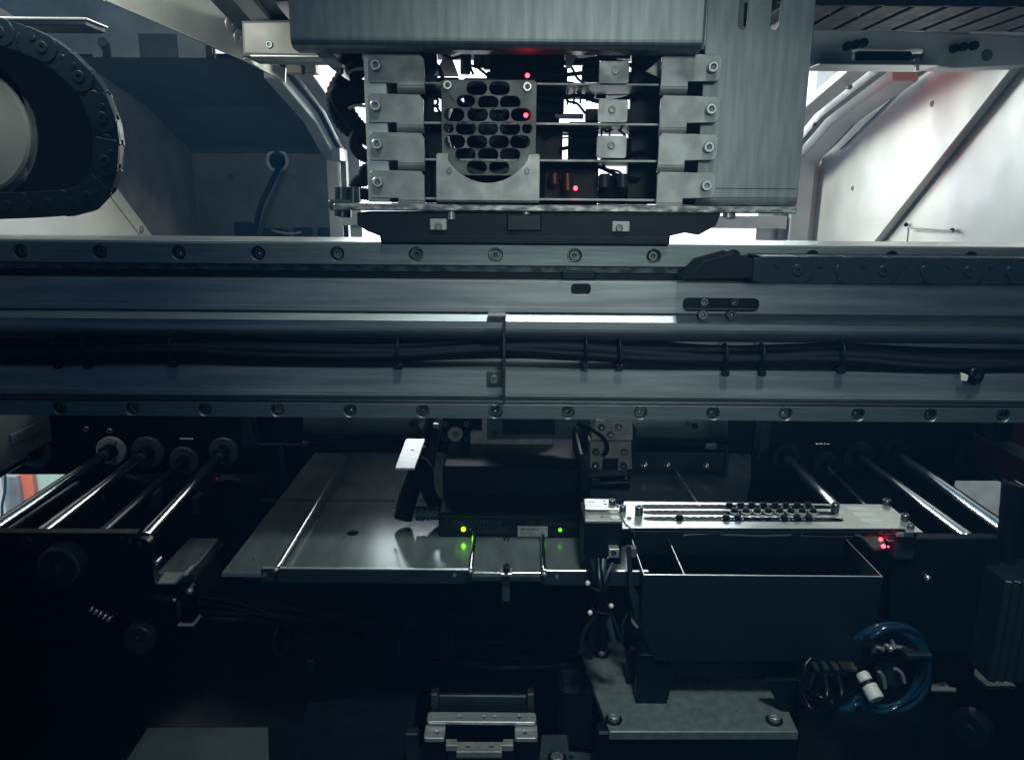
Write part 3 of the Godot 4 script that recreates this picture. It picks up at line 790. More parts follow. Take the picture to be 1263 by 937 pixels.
	for k in 7:
		var t := Transform3D(Basis(Vector3(0, 0, 1), TAU * k / 7.0), Vector3(-0.0206, 1.5018, -0.02))
		var bl := Geo.new()
		var i0 := t * Vector3(0.013, -0.004, 0.006); var i1 := t * Vector3(0.013, 0.004, -0.006)
		var o0 := t * Vector3(0.031, -0.010, 0.007); var o1 := t * Vector3(0.031, 0.010, -0.008)
		bl.quad(i0, o0, o1, i1); bl.quad(i1, o1, o0, i0)
		part("fan_blade", bl, M.rubber, fg)
	for q in [Vector3(-0.0509, 1.5307, -0.001), Vector3(0.01, 1.53, -0.001)]: screw(fg, q, 0.0036, Vector3(0, 0, 1), M.bright_screw, 0.0018)
	var sp := PackedVector2Array([Vector2(-0.0603, 1.4452), Vector2(0.0204, 1.4452), Vector2(0.0202, 1.4792), Vector2(0.0189, 1.4807), Vector2(0.0114, 1.48)])
	var a0 := Vector2(-0.0204, 1.4944)
	for p in arc(a0, 51.0 * unit, -31, -147, 16): sp.append(p)
	sp.append_array(poly([Vector2(-0.0503, 1.4805), Vector2(-0.0585, 1.4807), Vector2(-0.06, 1.4792)]))
	var sf := part("stand_plate", Geo.new().plate(sp, -0.002, 0.0, at_z(0.006), [], 0.0004), M.plated, h)
	part("stand_fold", Geo.new().box(Vector3(-0.02, 1.4447, -0.0033), Vector3(0.081, 0.0022, 0.0135), 0.001), M.plated, sf)
	for q in [Vector3(-0.0499, 1.4678, 0.006), Vector3(0.0103, 1.468, 0.006)]: screw(sf, q, 0.0022, Vector3(0, 0, 1), M.screw, 0.0012)
	# base plate with a worn front edge
	var bp := part("base_plate", Geo.new().box(Vector3(0.0408, 1.4396, -0.068), Vector3(0.3645, 0.0053, 0.144), 0.0010), M.worn_edge, h)
	part("end_lug", Geo.new().box(Vector3(-0.1384, 1.4407, -0.0215), Vector3(0.018, 0.0088, 0.037), 0.0015), M.anodised, bp)
	part("lug_bolt", Geo.new().rod(Vector3(-0.1382, 1.4349, -0.01), Vector3(-0.1373, 1.4552, -0.01), 0.0055, 12), M.screw, bp)
	part("lug_bolt", Geo.new().rod(Vector3(-0.1286, 1.4426, -0.012), Vector3(-0.128, 1.4553, -0.012), 0.005, 12), M.screw, bp)
	part("lug_nut", Geo.new().rod(Vector3(-0.1367, 1.4312, -0.008), Vector3(-0.1364, 1.4375, -0.008), 0.007, 6), M.screw, bp)
	for q in [[Vector3(-0.0489, 1.4302, 0), Vector3(-0.0488, 1.4371, 0)], [Vector3(0.0103, 1.43, 0), Vector3(0.0102, 1.4376, 0)], [Vector3(0.1701, 1.4331, 0), Vector3(0.1697, 1.4381, 0)]]:
		part("stud", Geo.new().rod(q[0], q[1], 0.0032, 10), M.bright_screw, bp)
	part("end_nut", Geo.new().box(Vector3(0.1725, 1.435, -0.006), Vector3(0.0077, 0.005, 0.012), 0.001), M.screw, bp)
	# carriage between the base plate and the beam
	var cg := part("carriage", Geo.new().plate(poly([Vector2(-0.1051, 1.4109), Vector2(-0.1062, 1.4172), Vector2(-0.1157, 1.4209), Vector2(-0.1238, 1.4259), Vector2(-0.1235, 1.4353), Vector2(0.1641, 1.4375), Vector2(0.1609, 1.4275), Vector2(0.1473, 1.4198), Vector2(0.1363, 1.4216), Vector2(0.1249, 1.419), Vector2(0.1246, 1.4126)]), -0.06, 0.0, at_z(0.0015), [], 0.0006), M.black, h)
	part("carriage_step", Geo.new().box(Vector3(0.0096, 1.4152, 0.0035), Vector3(0.2275, 0.0063, 0.007), 0.001), M.black, cg)
	part("carriage_pad", Geo.new().box(Vector3(0.0086, 1.4286, 0.002), Vector3(0.0275, 0.0132, 0.004), 0.001), M.black_gloss, cg)
	for q in [[Vector3(-0.059, 1.4266, 0.004), Vector3(0.0134, 0.0088, 0.004), Vector3(-0.059, 1.4253, 0.006)], [Vector3(0.0848, 1.4261, 0.004), Vector3(0.014, 0.0081, 0.004), Vector3(0.0836, 1.4252, 0.006)]]:
		var tg := part("carriage_tab", Geo.new().box(q[0], q[1], 0.0006), M.plated, cg)
		screw(tg, q[2], 0.003, Vector3(0, 0, 1), M.screw, 0.002)
	# what fills the inside: driver blocks, capacitors, ribbon cables, with gaps between
	var fills := [Vector3(-0.0832, 1.5449, -0.055), Vector3(0.0393, 0.0375, 0.01), Vector3(-0.083, 1.5214, -0.055), Vector3(0.041, 0.0019, 0.01), Vector3(-0.0775, 1.4796, -0.055), Vector3(0.0545, 0.0741, 0.01), Vector3(-0.002, 1.5038, -0.0475), Vector3(0.0416, 0.0786, 0.005), Vector3(-0.035, 1.4888, -0.048), Vector3(0.027, 0.0492, 0.004), Vector3(-0.0064, 1.5558, -0.065), Vector3(0.0283, 0.0227, 0.01), Vector3(0.0231, 1.5623, -0.065), Vector3(0.0336, 0.01, 0.01), Vector3(0.0251, 1.5436, -0.057), Vector3(0.0374, 0.0176, 0.01), Vector3(0.1289, 1.5054, -0.065), Vector3(0.063, 0.1254, 0.01), Vector3(0.0232, 1.5113, -0.065), Vector3(0.0301, 0.0156, 0.01), Vector3(0.0249, 1.4908, -0.062), Vector3(0.033, 0.025, 0.008), Vector3(0.0592, 1.4946, -0.066), Vector3(0.0255, 0.0317, 0.008), Vector3(0.0411, 1.4603, -0.067), Vector3(0.0645, 0.0367, 0.006), Vector3(0.0956, 1.4547, -0.069), Vector3(0.0437, 0.0246, 0.006), Vector3(0.0635, 1.5473, -0.055), Vector3(0.016, 0.0125, 0.01), Vector3(0.0242, 1.5276, -0.058), Vector3(0.0351, 0.023, 0.004), Vector3(-0.0742, 1.5274, -0.055), Vector3(0.0154, 0.0253, 0.01), Vector3(0.0235, 1.5564, -0.0525), Vector3(0.0345, 0.0111, 0.005), Vector3(0.0679, 1.5155, -0.0625), Vector3(0.0157, 0.0104, 0.005), Vector3(-0.0196, 1.4574, -0.055), Vector3(0.0924, 0.0314, 0.006), Vector3(-0.0312, 1.5277, -0.0575), Vector3(0.0216, 0.0319, 0.005), Vector3(-0.0012, 1.5337, -0.068), Vector3(0.0445, 0.0336, 0.004), Vector3(0.0867, 1.515, -0.065), Vector3(0.026, 0.0117, 0.01), Vector3(0.0878, 1.4875, -0.065), Vector3(0.0262, 0.0199, 0.01), Vector3(0.0821, 1.564, -0.065), Vector3(0.0282, 0.0075, 0.01), Vector3(0.0295, 1.5487, -0.075), Vector3(0.0308, 0.0103, 0.01), Vector3(0.085, 1.5413, -0.065), Vector3(0.0271, 0.0178, 0.01), Vector3(-0.0551, 1.5361, -0.0625), Vector3(0.0176, 0.0172, 0.005)]
	for i in range(0, fills.size(), 2):
		part("driver_block", Geo.new().box(fills[i], fills[i + 1], 0.001), M.rubber if i % 4 else M.black, h)
	for q in [[Vector3(-0.0407, 1.5631, -0.06), Vector3(-0.0408, 1.5468, -0.06)], [Vector3(-0.0304, 1.5649, -0.07), Vector3(-0.0304, 1.5534, -0.07)], [Vector3(-0.0222, 1.5662, -0.07), Vector3(-0.0222, 1.5522, -0.07)], [Vector3(0.0637, 1.5406, -0.07), Vector3(0.064, 1.5302, -0.07)], [Vector3(0.0737, 1.5439, -0.075), Vector3(0.0742, 1.5302, -0.075)], [Vector3(0.0335, 1.4683, -0.03), Vector3(0.0337, 1.458, -0.03)], [Vector3(0.0759, 1.4676, -0.04), Vector3(0.0763, 1.4558, -0.04)], [Vector3(0.0907, 1.4677, -0.04), Vector3(0.0912, 1.4559, -0.04)], [Vector3(0.0441, 1.4683, -0.03), Vector3(0.0445, 1.4529, -0.03)]]:
		part("capacitor", Geo.new().rod(q[1], q[0], 0.0044, 14, 0.001), M.copper if q[0].x < 0.06 and q[0].x > 0.03 else M.anodised, h)
	part("inner_bracket", Geo.new().plate(poly([Vector2(-0.0625, 1.5662), Vector2(-0.0407, 1.5664), Vector2(-0.0428, 1.5615), Vector2(-0.052, 1.5602), Vector2(-0.0456, 1.5441), Vector2(-0.0669, 1.5439), Vector2(-0.0587, 1.5576)]), -0.002, 0.0, at_z(-0.05)), M.white_paint, h)
	part("inner_bracket", Geo.new().plate(poly([Vector2(0.0398, 1.5653), Vector2(0.052, 1.5654), Vector2(0.0454, 1.548), Vector2(0.0409, 1.5479)]), -0.002, 0.0, at_z(-0.03)), M.plated, h)
	part("inner_bracket", Geo.new().plate(poly([Vector2(0.1025, 1.5445), Vector2(0.1231, 1.5612), Vector2(0.1244, 1.5399), Vector2(0.122, 1.5363)]), -0.002, 0.0, at_z(-0.02)), M.plated, h)
	part("inner_bracket", Geo.new().plate(poly([Vector2(0.1174, 1.5035), Vector2(0.129, 1.503), Vector2(0.1373, 1.495), Vector2(0.1216, 1.498)]), -0.002, 0.0, at_z(-0.02)), M.plated, h)
	part("crossbar", Geo.new().box(Vector3(0.049, 1.5561, -0.0575), Vector3(0.0427, 0.0037, 0.005)), M.black, h)
	part("crossbar", Geo.new().box(Vector3(0.0457, 1.5138, -0.053), Vector3(0.0242, 0.0038, 0.006), 0.0005, Transform3D()), M.dark_plate, h)
	for pts in [[Vector3(0.0038, 1.5319, -0.04), Vector3(0.0302, 1.5259, -0.04), Vector3(0.0513, 1.5285, -0.04), Vector3(0.0732, 1.5237, -0.04), Vector3(0.1026, 1.5301, -0.04)], [Vector3(0.0167, 1.54, -0.035), Vector3(0.0426, 1.5438, -0.035), Vector3(0.0653, 1.5452, -0.035), Vector3(0.0883, 1.5393, -0.035), Vector3(0.1081, 1.5345, -0.035)], [Vector3(-0.0748, 1.5571, -0.04), Vector3(-0.0618, 1.5499, -0.04), Vector3(-0.0567, 1.5389, -0.04), Vector3(-0.0489, 1.5364, -0.04)], [Vector3(0.038, 1.4869, -0.045), Vector3(0.0648, 1.491, -0.045), Vector3(0.0853, 1.4834, -0.045), Vector3(0.1122, 1.4862, -0.045)], [Vector3(0.0558, 1.4767, -0.045), Vector3(0.0722, 1.4729, -0.045), Vector3(0.0874, 1.4665, -0.045), Vector3(0.1066, 1.4627, -0.045)], [Vector3(0.0254, 1.4968, -0.04), Vector3(0.0373, 1.502, -0.04), Vector3(0.0574, 1.4996, -0.04), Vector3(0.0705, 1.5048, -0.04)], [Vector3(0.0425, 1.5641, -0.04), Vector3(0.0505, 1.5556, -0.04), Vector3(0.072, 1.557, -0.04), Vector3(0.1017, 1.5499, -0.04)], [Vector3(-0.0756, 1.4881, -0.035), Vector3(-0.0691, 1.4753, -0.035), Vector3(-0.0681, 1.4559, -0.035), Vector3(-0.0724, 1.4428, -0.035)]]:
		part("lead", Geo.new().tube(Geo.smooth(pts), 0.0016, 8), M.rubber, h)
	for pts in [[Vector3(0.0412, 1.5334, -0.05), Vector3(0.0441, 1.5258, -0.05), Vector3(0.0522, 1.5234, -0.05), Vector3(0.0591, 1.5158, -0.05)], [Vector3(0.0476, 1.5382, -0.048), Vector3(0.0545, 1.5307, -0.048), Vector3(0.0653, 1.527, -0.048), Vector3(0.0721, 1.5233, -0.048)], [Vector3(0.0688, 1.5082, -0.05), Vector3(0.0772, 1.5018, -0.05), Vector3(0.0852, 1.5044, -0.05), Vector3(0.0935, 1.498, -0.05)], [Vector3(0.0365, 1.5552, -0.046), Vector3(0.0458, 1.5516, -0.046), Vector3(0.0513, 1.543, -0.046), Vector3(0.0581, 1.538, -0.046)], [Vector3(0.0195, 1.5424, -0.044), Vector3(0.0328, 1.5376, -0.044), Vector3(0.046, 1.5389, -0.044), Vector3(0.0621, 1.5328, -0.044)], [Vector3(0.0739, 1.4783, -0.05), Vector3(0.0782, 1.4718, -0.05), Vector3(0.0893, 1.4692, -0.05), Vector3(0.0937, 1.4626, -0.05)], [Vector3(-0.0451, 1.5631, -0.045), Vector3(-0.0386, 1.5533, -0.045), Vector3(-0.0293, 1.5497, -0.045), Vector3(-0.0201, 1.5423, -0.045)], [Vector3(-0.0621, 1.5642, -0.045), Vector3(-0.0517, 1.5569, -0.045), Vector3(-0.0411, 1.5582, -0.045), Vector3(-0.0333, 1.5447, -0.045)], [Vector3(-0.065, 1.5279, -0.042), Vector3(-0.0624, 1.5241, -0.042), Vector3(-0.0631, 1.5191, -0.042), Vector3(-0.0599, 1.5141, -0.042)]]:
		part("lead", Geo.new().tube(Geo.smooth(pts), 0.0011, 6), M.rubber, h)
	for q in [Vector3(0.0444, 1.5291, -0.056), Vector3(0.0498, 1.5291, -0.056), Vector3(0.0552, 1.5304, -0.056), Vector3(0.0606, 1.5317, -0.056), Vector3(0.0738, 1.5016, -0.056), Vector3(0.0806, 1.5016, -0.056), Vector3(-0.0365, 1.555, -0.056), Vector3(-0.0285, 1.5551, -0.056)]:
		part("terminal_pin", Geo.new().box(q, Vector3(0.0016, 0.012, 0.002), 0.0002), M.dark_plate, h)
	for y in [0, 1, 2]:
		part("rung", Geo.new().box([Vector3(0.045, 1.5019, -0.055), Vector3(0.0451, 1.4993, -0.055), Vector3(0.0452, 1.4967, -0.055)][y], Vector3(0.008, 0.0012, 0.004), 0.0002), M.dark_plate, h)
	for q in [Vector3(0.01, 1.5388, -0.006), Vector3(0.0091, 1.5097, -0.004), Vector3(0.0494, 1.4553, -0.008)]:
		part("led", Geo.new().ball(q, 0.0017, 8), M.red_led, h)
		omni("red_led_light", q + Vector3(0, 0, 0.004), 0.00006, Color(1, 0.05, 0.08))
	# slanting arm under the cover's left end
	var arm := part("cover_arm", Geo.new().plate(poly([Vector2(-0.1618, 1.5626), Vector2(-0.1328, 1.5628), Vector2(-0.133, 1.5593), Vector2(-0.1463, 1.5586), Vector2(-0.1329, 1.5463), Vector2(-0.1333, 1.538), Vector2(-0.1413, 1.5433)]), -0.03, 0.0, at_z(-0.01), [], 0.0006), M.plated, h)
	part("arm_stud", Geo.new().rod(Vector3(-0.1342, 1.5433, -0.008), Vector3(-0.1344, 1.5392, -0.008), 0.003, 10), M.screw, arm)
	# corrugated hoses that loop out on the left
	var hs := thing("corrugated_hose", Vector3(-0.139, 1.4754, -0.05), "black corrugated hoses looping out of the left side of the placement head", "hose")
	for q in [[[Vector3(-0.1212, 1.5522, -0.05), Vector3(-0.1361, 1.5446, -0.05), Vector3(-0.1475, 1.5282, -0.05), Vector3(-0.1417, 1.5079, -0.05), Vector3(-0.1232, 1.4964, -0.05)], 0.0075], [[Vector3(-0.119, 1.5316, -0.045), Vector3(-0.1345, 1.5265, -0.045), Vector3(-0.145, 1.5289, -0.045), Vector3(-0.1326, 1.5062, -0.045), Vector3(-0.1184, 1.4935, -0.045)], 0.007], [[Vector3(-0.1185, 1.5008, -0.04), Vector3(-0.128, 1.4982, -0.04), Vector3(-0.131, 1.4892, -0.04), Vector3(-0.1259, 1.4816, -0.04), Vector3(-0.118, 1.4791, -0.04)], 0.005], [[Vector3(-0.1161, 1.4698, -0.035), Vector3(-0.1228, 1.4685, -0.035), Vector3(-0.1231, 1.4607, -0.035), Vector3(-0.1298, 1.4594, -0.035), Vector3(-0.1315, 1.4515, -0.035), Vector3(-0.1195, 1.449, -0.035)], 0.0045], [[Vector3(-0.1296, 1.5654, -0.055), Vector3(-0.138, 1.5554, -0.055), Vector3(-0.1346, 1.5403, -0.055), Vector3(-0.123, 1.5277, -0.055)], 0.008]]:
		part("hose", Geo.new().tube(Geo.smooth(q[0], 12), q[1], 12, 0.0009), M.rubber, hs)
	for pts in [[Vector3(-0.115, 1.5468, -0.03), Vector3(-0.128, 1.5455, -0.03), Vector3(-0.1333, 1.5418, -0.03)], [Vector3(-0.1161, 1.5175, -0.03), Vector3(-0.1265, 1.5186, -0.03), Vector3(-0.1331, 1.5161, -0.03)]]:
		part("lead", Geo.new().tube(Geo.smooth(pts), 0.0012, 8), M.plated, hs)

# One link of a cable chain: two side plates with bosses, joined by a bar above and below. Drawn along x, its near side at z = 0.
func link_side(pitch: float, high: float) -> Geo:
	var g := Geo.new()
	var q := PackedVector2Array()
	for p in arc(Vector2(pitch * 0.5, 0), high / 2, -75, 75, 8): q.append(p)
	q.append_array(poly([Vector2(-pitch * 0.35, high / 2), Vector2(-pitch * 0.62, high * 0.40), Vector2(-pitch * 0.62, -high * 0.40), Vector2(-pitch * 0.35, -high / 2)]))
	g.plate(q, -0.003, 0.0, Transform3D(), [circle(Vector2(pitch * 0.42, 0), high * 0.13, 12)], 0.0004)
	g.plate(circle(Vector2(-pitch * 0.05, high * 0.18), high * 0.10, 10), -0.001, 0.0009, Transform3D(), [], 0.0003)
	return g

func link_bars(pitch: float, high: float, wide: float, cover: float) -> Geo:
	var g := Geo.new()
	g.box(Vector3(0, high / 2 - 0.001, -wide / 2), Vector3(pitch * cover, 0.002, wide - 0.004), 0.0004)
	g.box(Vector3(0, -high / 2 + 0.001, -wide / 2), Vector3(pitch * cover, 0.002, wide - 0.004), 0.0004)
	return g

func chain(called: String, label: String, path: Array, turns: Array, pitch: float, high: float, wide: float, group: String, cover := 0.95) -> Node3D:
	var c := thing(called, path[path.size() - 1], label, "drag chain", group)
	var s := shared("side%.4f_%.4f" % [pitch, high], func(): return link_side(pitch, high))
	var b := shared("bars%.4f_%.4f_%.4f" % [pitch, high, wide], func(): return link_bars(pitch, high, wide, cover))
	var pin := shared("pin%.4f" % high, func(): return Geo.new().lathe([Vector2(high * 0.22, -0.002), Vector2(high * 0.22, 0.0008), Vector2(high * 0.19, 0.0013), Vector2(high * 0.08, 0.0013), Vector2(high * 0.07, 0.0004), Vector2(0, 0.0004)], 16))
	for i in path.size():
		var t := Transform3D(Basis(Vector3(0, 0, 1), turns[i]), path[i])
		if i % 2: t.origin.z -= 0.0011
		var l := copy("link", s, M.chain_plastic, c, t)
		copy("far_side", s, M.chain_plastic, l, Transform3D(Basis(), Vector3(0, 0, -wide + 0.003)))
		copy("crosspiece", b, M.chain_plastic, l, Transform3D())
		copy("pin", pin, M.chain_plastic, l, Transform3D(Basis(), Vector3(pitch * 0.42, 0, -0.0004)))
	return c

func chains() -> void:
	# large loop on the left: along the top, round the bend, back along the bottom
	var z := -0.10
	var pitch := 0.019
	var path := []
	var turns := []
	var line := Geo.smooth([Vector3(-0.5532, 1.5937, -0.1), Vector3(-0.5112, 1.592, -0.1), Vector3(-0.4763, 1.5897, -0.1), Vector3(-0.4455, 1.5833, -0.1), Vector3(-0.4165, 1.573, -0.1), Vector3(-0.3918, 1.5552, -0.1), Vector3(-0.3753, 1.5324, -0.1), Vector3(-0.3682, 1.5071, -0.1), Vector3(-0.3696, 1.4827, -0.1), Vector3(-0.3775, 1.46, -0.1), Vector3(-0.3958, 1.4433, -0.1), Vector3(-0.4246, 1.4387, -0.1), Vector3(-0.4711, 1.4362, -0.1), Vector3(-0.516, 1.4344, -0.1), Vector3(-0.5834, 1.4324, -0.1)], 40)
	var gone := 0.0
	for i in range(1, line.size()):
		gone += line[i].distance_to(line[i - 1])
		if gone >= pitch:
			gone -= pitch
			path.append(line[i])
			turns.append((line[i] - line[i - 1]).angle_to(Vector3(1, 0, 0)) * -1.0 if line[i].y < line[i - 1].y else 0.0)
	chain("drag_chain", "large black drag chain bent in a loop at the upper left", path, turns, pitch, 0.0235, 0.010, "black cable chains")
	var dk := thing("loop_shade_sheet", Vector3(-0.4671, 1.4389, -0.118), "black sheet added for the dark inside of the large drag chain", "plate")  # added sheet standing in for the shade inside the loop
	var bq := PackedVector2Array()
	for i in range(0, line.size(), 8): bq.append(Vector2(line[i].x, line[i].y))
	part("sheet", Geo.new().plate(bq, -0.004, 0.0, at_z(z - 0.018)), M.black, dk)
	# fibrous disc inside the loop: a ragged felt rim
	var dc: Vector3 = Vector3(-0.501, 1.5041, -0.118)
	var disc := PackedVector2Array()
	var rng := RandomNumberGenerator.new(); rng.seed = 5
	for i in 140:
		var a := TAU * i / 140.0
		disc.append(Vector2(dc.x, dc.y) + Vector2.from_angle(a) * (0.0615 + rng.randf() * 0.0016) * Vector2(1, 1.03))
	var fd := thing("felt_disc", dc + Vector3(0, -0.062, 0), "pale grey felt disc with a ragged rim inside the large drag chain", "disc")
	part("face", Geo.new().plate(disc, -0.014, 0.0, at_z(-0.118), [], 0.0003), M.felt, fd)
	part("hub_cover", Geo.new().lathe([Vector2(0.0575, 0), Vector2(0.0575, 0.003), Vector2(0.055, 0.005), Vector2(0, 0.009)], 48, Transform3D(UPRIGHT, dc)), M.felt, fd)
	# chain lying along the beam on the right
	var p2 := []
	var t2 := []
	for k in 9:
		p2.append(Vector3(0.2023, 1.396, 0.036) + Vector3(k * 0.0325, 0.0, 0)); t2.append(0.0)
	var c2 := chain("drag_chain", "black drag chain lying along the front of the beam on the right", p2, t2, 0.0325, 0.0205, 0.034, "black cable chains")
	var wedge := Geo.new().plate(poly([Vector2(0.1314, 1.3878), Vector2(0.1447, 1.402), Vector2(0.1669, 1.4083), Vector2(0.1889, 1.4024), Vector2(0.1931, 1.3889)]), -0.03, 0.0, at_z(0.0335), [], 0.001)
	part("end_bracket", wedge, M.rubber, c2)
	# chain overhead on the right, its slatted underside in view
	var p3 := []
	var t3 := []
	for k in 11:
		p3.append(Vector3(0.2228, 1.5983, -0.035) + Vector3(k * 0.0262, 0.0105, 0)); t3.append(0.0)
	chain("drag_chain", "black drag chain overhead at the upper right showing its slatted underside", p3, t3, 0.0262, 0.0245, 0.095, "black cable chains", 0.80)

func upper_frames() -> void:
	# slanting sheet at the upper left with a seam and two countersunk tabs
	var a: Vector3 = Vector3(-0.3946, 1.6299, -0.18)
	var b: Vector3 = Vector3(-0.3244, 1.6048, -0.36)
	var sp := thing("slanting_sheet", (a + b) / 2, "pale grey slanting sheet panel with a seam at the top left", "panel")
	var g := Geo.new()
	var up := Vector3(0.03, 0.24, 0)
	var seam := a.lerp(b, 0.36)
	for q in [[a, seam + (a - seam).normalized() * 0.0008], [seam, b]]:
		var d: Vector3 = (q[1] - q[0]).normalized()
		var nn := d.cross(up.normalized())
		var s := Geo.new()
		var k := nn * -0.003
		s.quad(q[0], q[1], q[1] + up, q[0] + up)
		s.quad(q[1] + k, q[0] + k, q[0] + up + k, q[1] + up + k)
		s.quad(q[0] + k, q[1] + k, q[1], q[0])
		s.quad(q[1], q[1] + k, q[1] + up + k, q[1] + up)
		s.quad(q[0] + k, q[0], q[0] + up, q[0] + up + k)
		var sh := part("sheet", s, M.grey_paint, sp)
		if q[0] == seam:
			for w in [[0.80, 0.032], [0.92, 0.022]]:
				var o: Vector3 = q[0].lerp(q[1], w[0]) + up.normalized() * w[1]
				part("tab_hole", Geo.new().lathe([Vector2(0.0085, 0), Vector2(0.0080, 0.0012), Vector2(0.003, 0.0016), Vector2(0.003, 0.0002), Vector2(0, 0.0002)], 20, Geo.toward(o, o + nn)), M.plated, sh)
	part("edge_rail", Geo.new().tube([a + Vector3(0, -0.001, 0), b + Vector3(0, -0.001, 0), Vector3(-0.2924, 1.5876, -0.42)], 0.0013, 6), M.bright_aluminium, sp)
	part("tail", Geo.new().plate(poly([Vector2(-0.3288, 1.6107), Vector2(-0.2802, 1.5981), Vector2(-0.2821, 1.5823), Vector2(-0.3311, 1.607)]), -0.004, 0.0, at_z(-0.38)), M.plated, sp)
	# boxy crossmember behind the cover's left end
	var cm := thing("crossmember", Vector3(-0.2588, 1.5982, -0.3), "grey boxy crossmember with one screw left of the head cover", "bracket")
	part("channel", Geo.new().plate(poly([Vector2(-0.3042, 1.6357), Vector2(-0.1574, 1.6392), Vector2(-0.1587, 1.6006), Vector2(-0.2133, 1.5985), Vector2(-0.3051, 1.5995)]), -0.06, 0.0, at_z(-0.30), [], 0.003), M.grey_paint, cm)
	part("lip", Geo.new().box(Vector3(-0.2515, 1.5975, -0.305), Vector3(0.0846, 0.0025, 0.03), 0.0008), M.bright_aluminium, cm)
	part("gusset", Geo.new().plate(poly([Vector2(-0.2717, 1.6656), Vector2(-0.1683, 1.6664), Vector2(-0.1697, 1.6313), Vector2(-0.2428, 1.6308)]), -0.002, 0.0, at_z(-0.27)), M.grey_paint, cm)
	screw(cm, Vector3(-0.2744, 1.6108, -0.3), 0.0042, Vector3(0, 0, 1), M.screw, 0.002)
	var sn := thing("sensor_box", Vector3(-0.3281, 1.6012, -0.5), "dark rectangular sensor box under the slanting sheet", "sensor")
	part("housing", Geo.new().box(Vector3(-0.3657, 1.6173, -0.565), Vector3(0.0708, 0.0268, 0.07), 0.002), M.dark_plate, sn)
	part("end_block", Geo.new().box(Vector3(-0.3112, 1.6122, -0.53), Vector3(0.0211, 0.024, 0.06), 0.002), M.black, sn)
	part("mark", Geo.new().box(Vector3(-0.3915, 1.6239, -0.5297), Vector3(0.0102, 0.0043, 0.0025), 0.0003), M.anodised, sn)
	var wf := thing("wood_block", Vector3(-0.2807, 1.6076, -0.45), "small tan block beside the sloping window frame", "block")
	part("block", Geo.new().box(Vector3(-0.2805, 1.6116, -0.46), Vector3(0.0403, 0.0179, 0.02), 0.001), mat("tan", Color(0.42, 0.36, 0.26), 0.6), wf)
	part("strap", Geo.new().box(Vector3(-0.2768, 1.6103, -0.449), Vector3(0.0042, 0.0198, 0.002), 0.0003), M.black, wf)
	# dark hanging plates left of it
	var hp := thing("hanging_plate", Vector3(-0.481, 1.621, -0.45), "dark teal hanging plate with a darker square label at the top left", "plate")
	part("plate", Geo.new().box(Vector3(-0.4663, 1.6668, -0.4425), Vector3(0.1597, 0.0967, 0.005), 0.0005), M.dim_paint, hp)
	part("square_label", Geo.new().box(Vector3(-0.4593, 1.6327, -0.4394), Vector3(0.0491, 0.0287, 0.0017), 0.0002), M.dark_plate, hp)
	part("knob", Geo.new().rod(Vector3(-0.532, 1.6369, -0.442), Vector3(-0.526, 1.6348, -0.43), 0.006, 12).box(Vector3(-0.5259, 1.6268, -0.438), Vector3(0.0083, 0.0175, 0.008), 0.001), M.black, hp)
	part("knob", Geo.new().box(Vector3(-0.3929, 1.6254, -0.438), Vector3(0.0083, 0.0146, 0.008), 0.001), M.black, hp)
	part("backing", Geo.new().box(Vector3(-0.6368, 1.6701, -0.4525), Vector3(0.18, 0.0927, 0.005), 0.0005), M.dim_paint, hp)
	var lb := thing("lamp_bar", Vector3(-0.4696, 1.6133, -0.2), "dark bar with a bright lower edge at the far upper left", "bar")
	part("bar", Geo.new().box(Vector3(-0.4842, 1.6123, -0.22), Vector3(0.1158, 0.0056, 0.04), 0.001), M.black, lb)
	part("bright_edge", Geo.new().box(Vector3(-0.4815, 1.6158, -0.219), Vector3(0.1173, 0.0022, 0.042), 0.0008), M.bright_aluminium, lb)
	# bracket under the overhead chain on the right
	var ub := thing("overhead_bracket", Vector3(0.4504, 1.5991, -0.3), "pale grey overhead bracket with a dark slot under the right drag chain", "bracket")
	part("beam_sheet", Geo.new().plate(poly([Vector2(0.3025, 1.6228), Vector2(0.5677, 1.616), Vector2(0.5724, 1.5889), Vector2(0.4682, 1.5841), Vector2(0.4437, 1.5863), Vector2(0.3231, 1.5871), Vector2(0.3059, 1.5869)]), -0.03, 0.0, at_z(-0.25), [poly([Vector2(0.3574, 1.6041), Vector2(0.4329, 1.6031), Vector2(0.4328, 1.5911), Vector2(0.3589, 1.5905)])], 0.001), M.white_paint, ub)
	part("slot_bar", Geo.new().box(Vector3(0.394, 1.597, -0.2625), Vector3(0.0604, 0.0093, 0.015), 0.002), M.black, ub)
	part("slot_end", Geo.new().box(Vector3(0.4291, 1.5957, -0.262), Vector3(0.0103, 0.0064, 0.016), 0.001), M.grey_paint, ub)
	part("lip", Geo.new().box(Vector3(0.3813, 1.5854, -0.2575), Vector3(0.1259, 0.002, 0.045), 0.0006), M.bright_aluminium, ub)
	part("side_lip", Geo.new().plate(poly([Vector2(0.4205, 1.5914), Vector2(0.4243, 1.5929), Vector2(0.4261, 1.5801), Vector2(0.4229, 1.5801)]), -0.004, 0.0, at_z(-0.24)), M.white_paint, ub)
	for q in [Vector3(0.3505, 1.6045, -0.248), Vector3(0.3588, 1.6062, -0.248), Vector3(0.3672, 1.6078, -0.248), Vector3(0.4635, 1.603, -0.248), Vector3(0.4726, 1.6046, -0.248), Vector3(0.4836, 1.6059, -0.248)]:
		part("bolt", Geo.new().rod(q - Vector3(0, 0, 0.004), q + Vector3(0, 0, 0.004), 0.0045, 12), M.black, ub)
	part("terminal", Geo.new().box(Vector3(0.3355, 1.5936, -0.2485), Vector3(0.0179, 0.0064, 0.007), 0.0005), M.plated, ub)
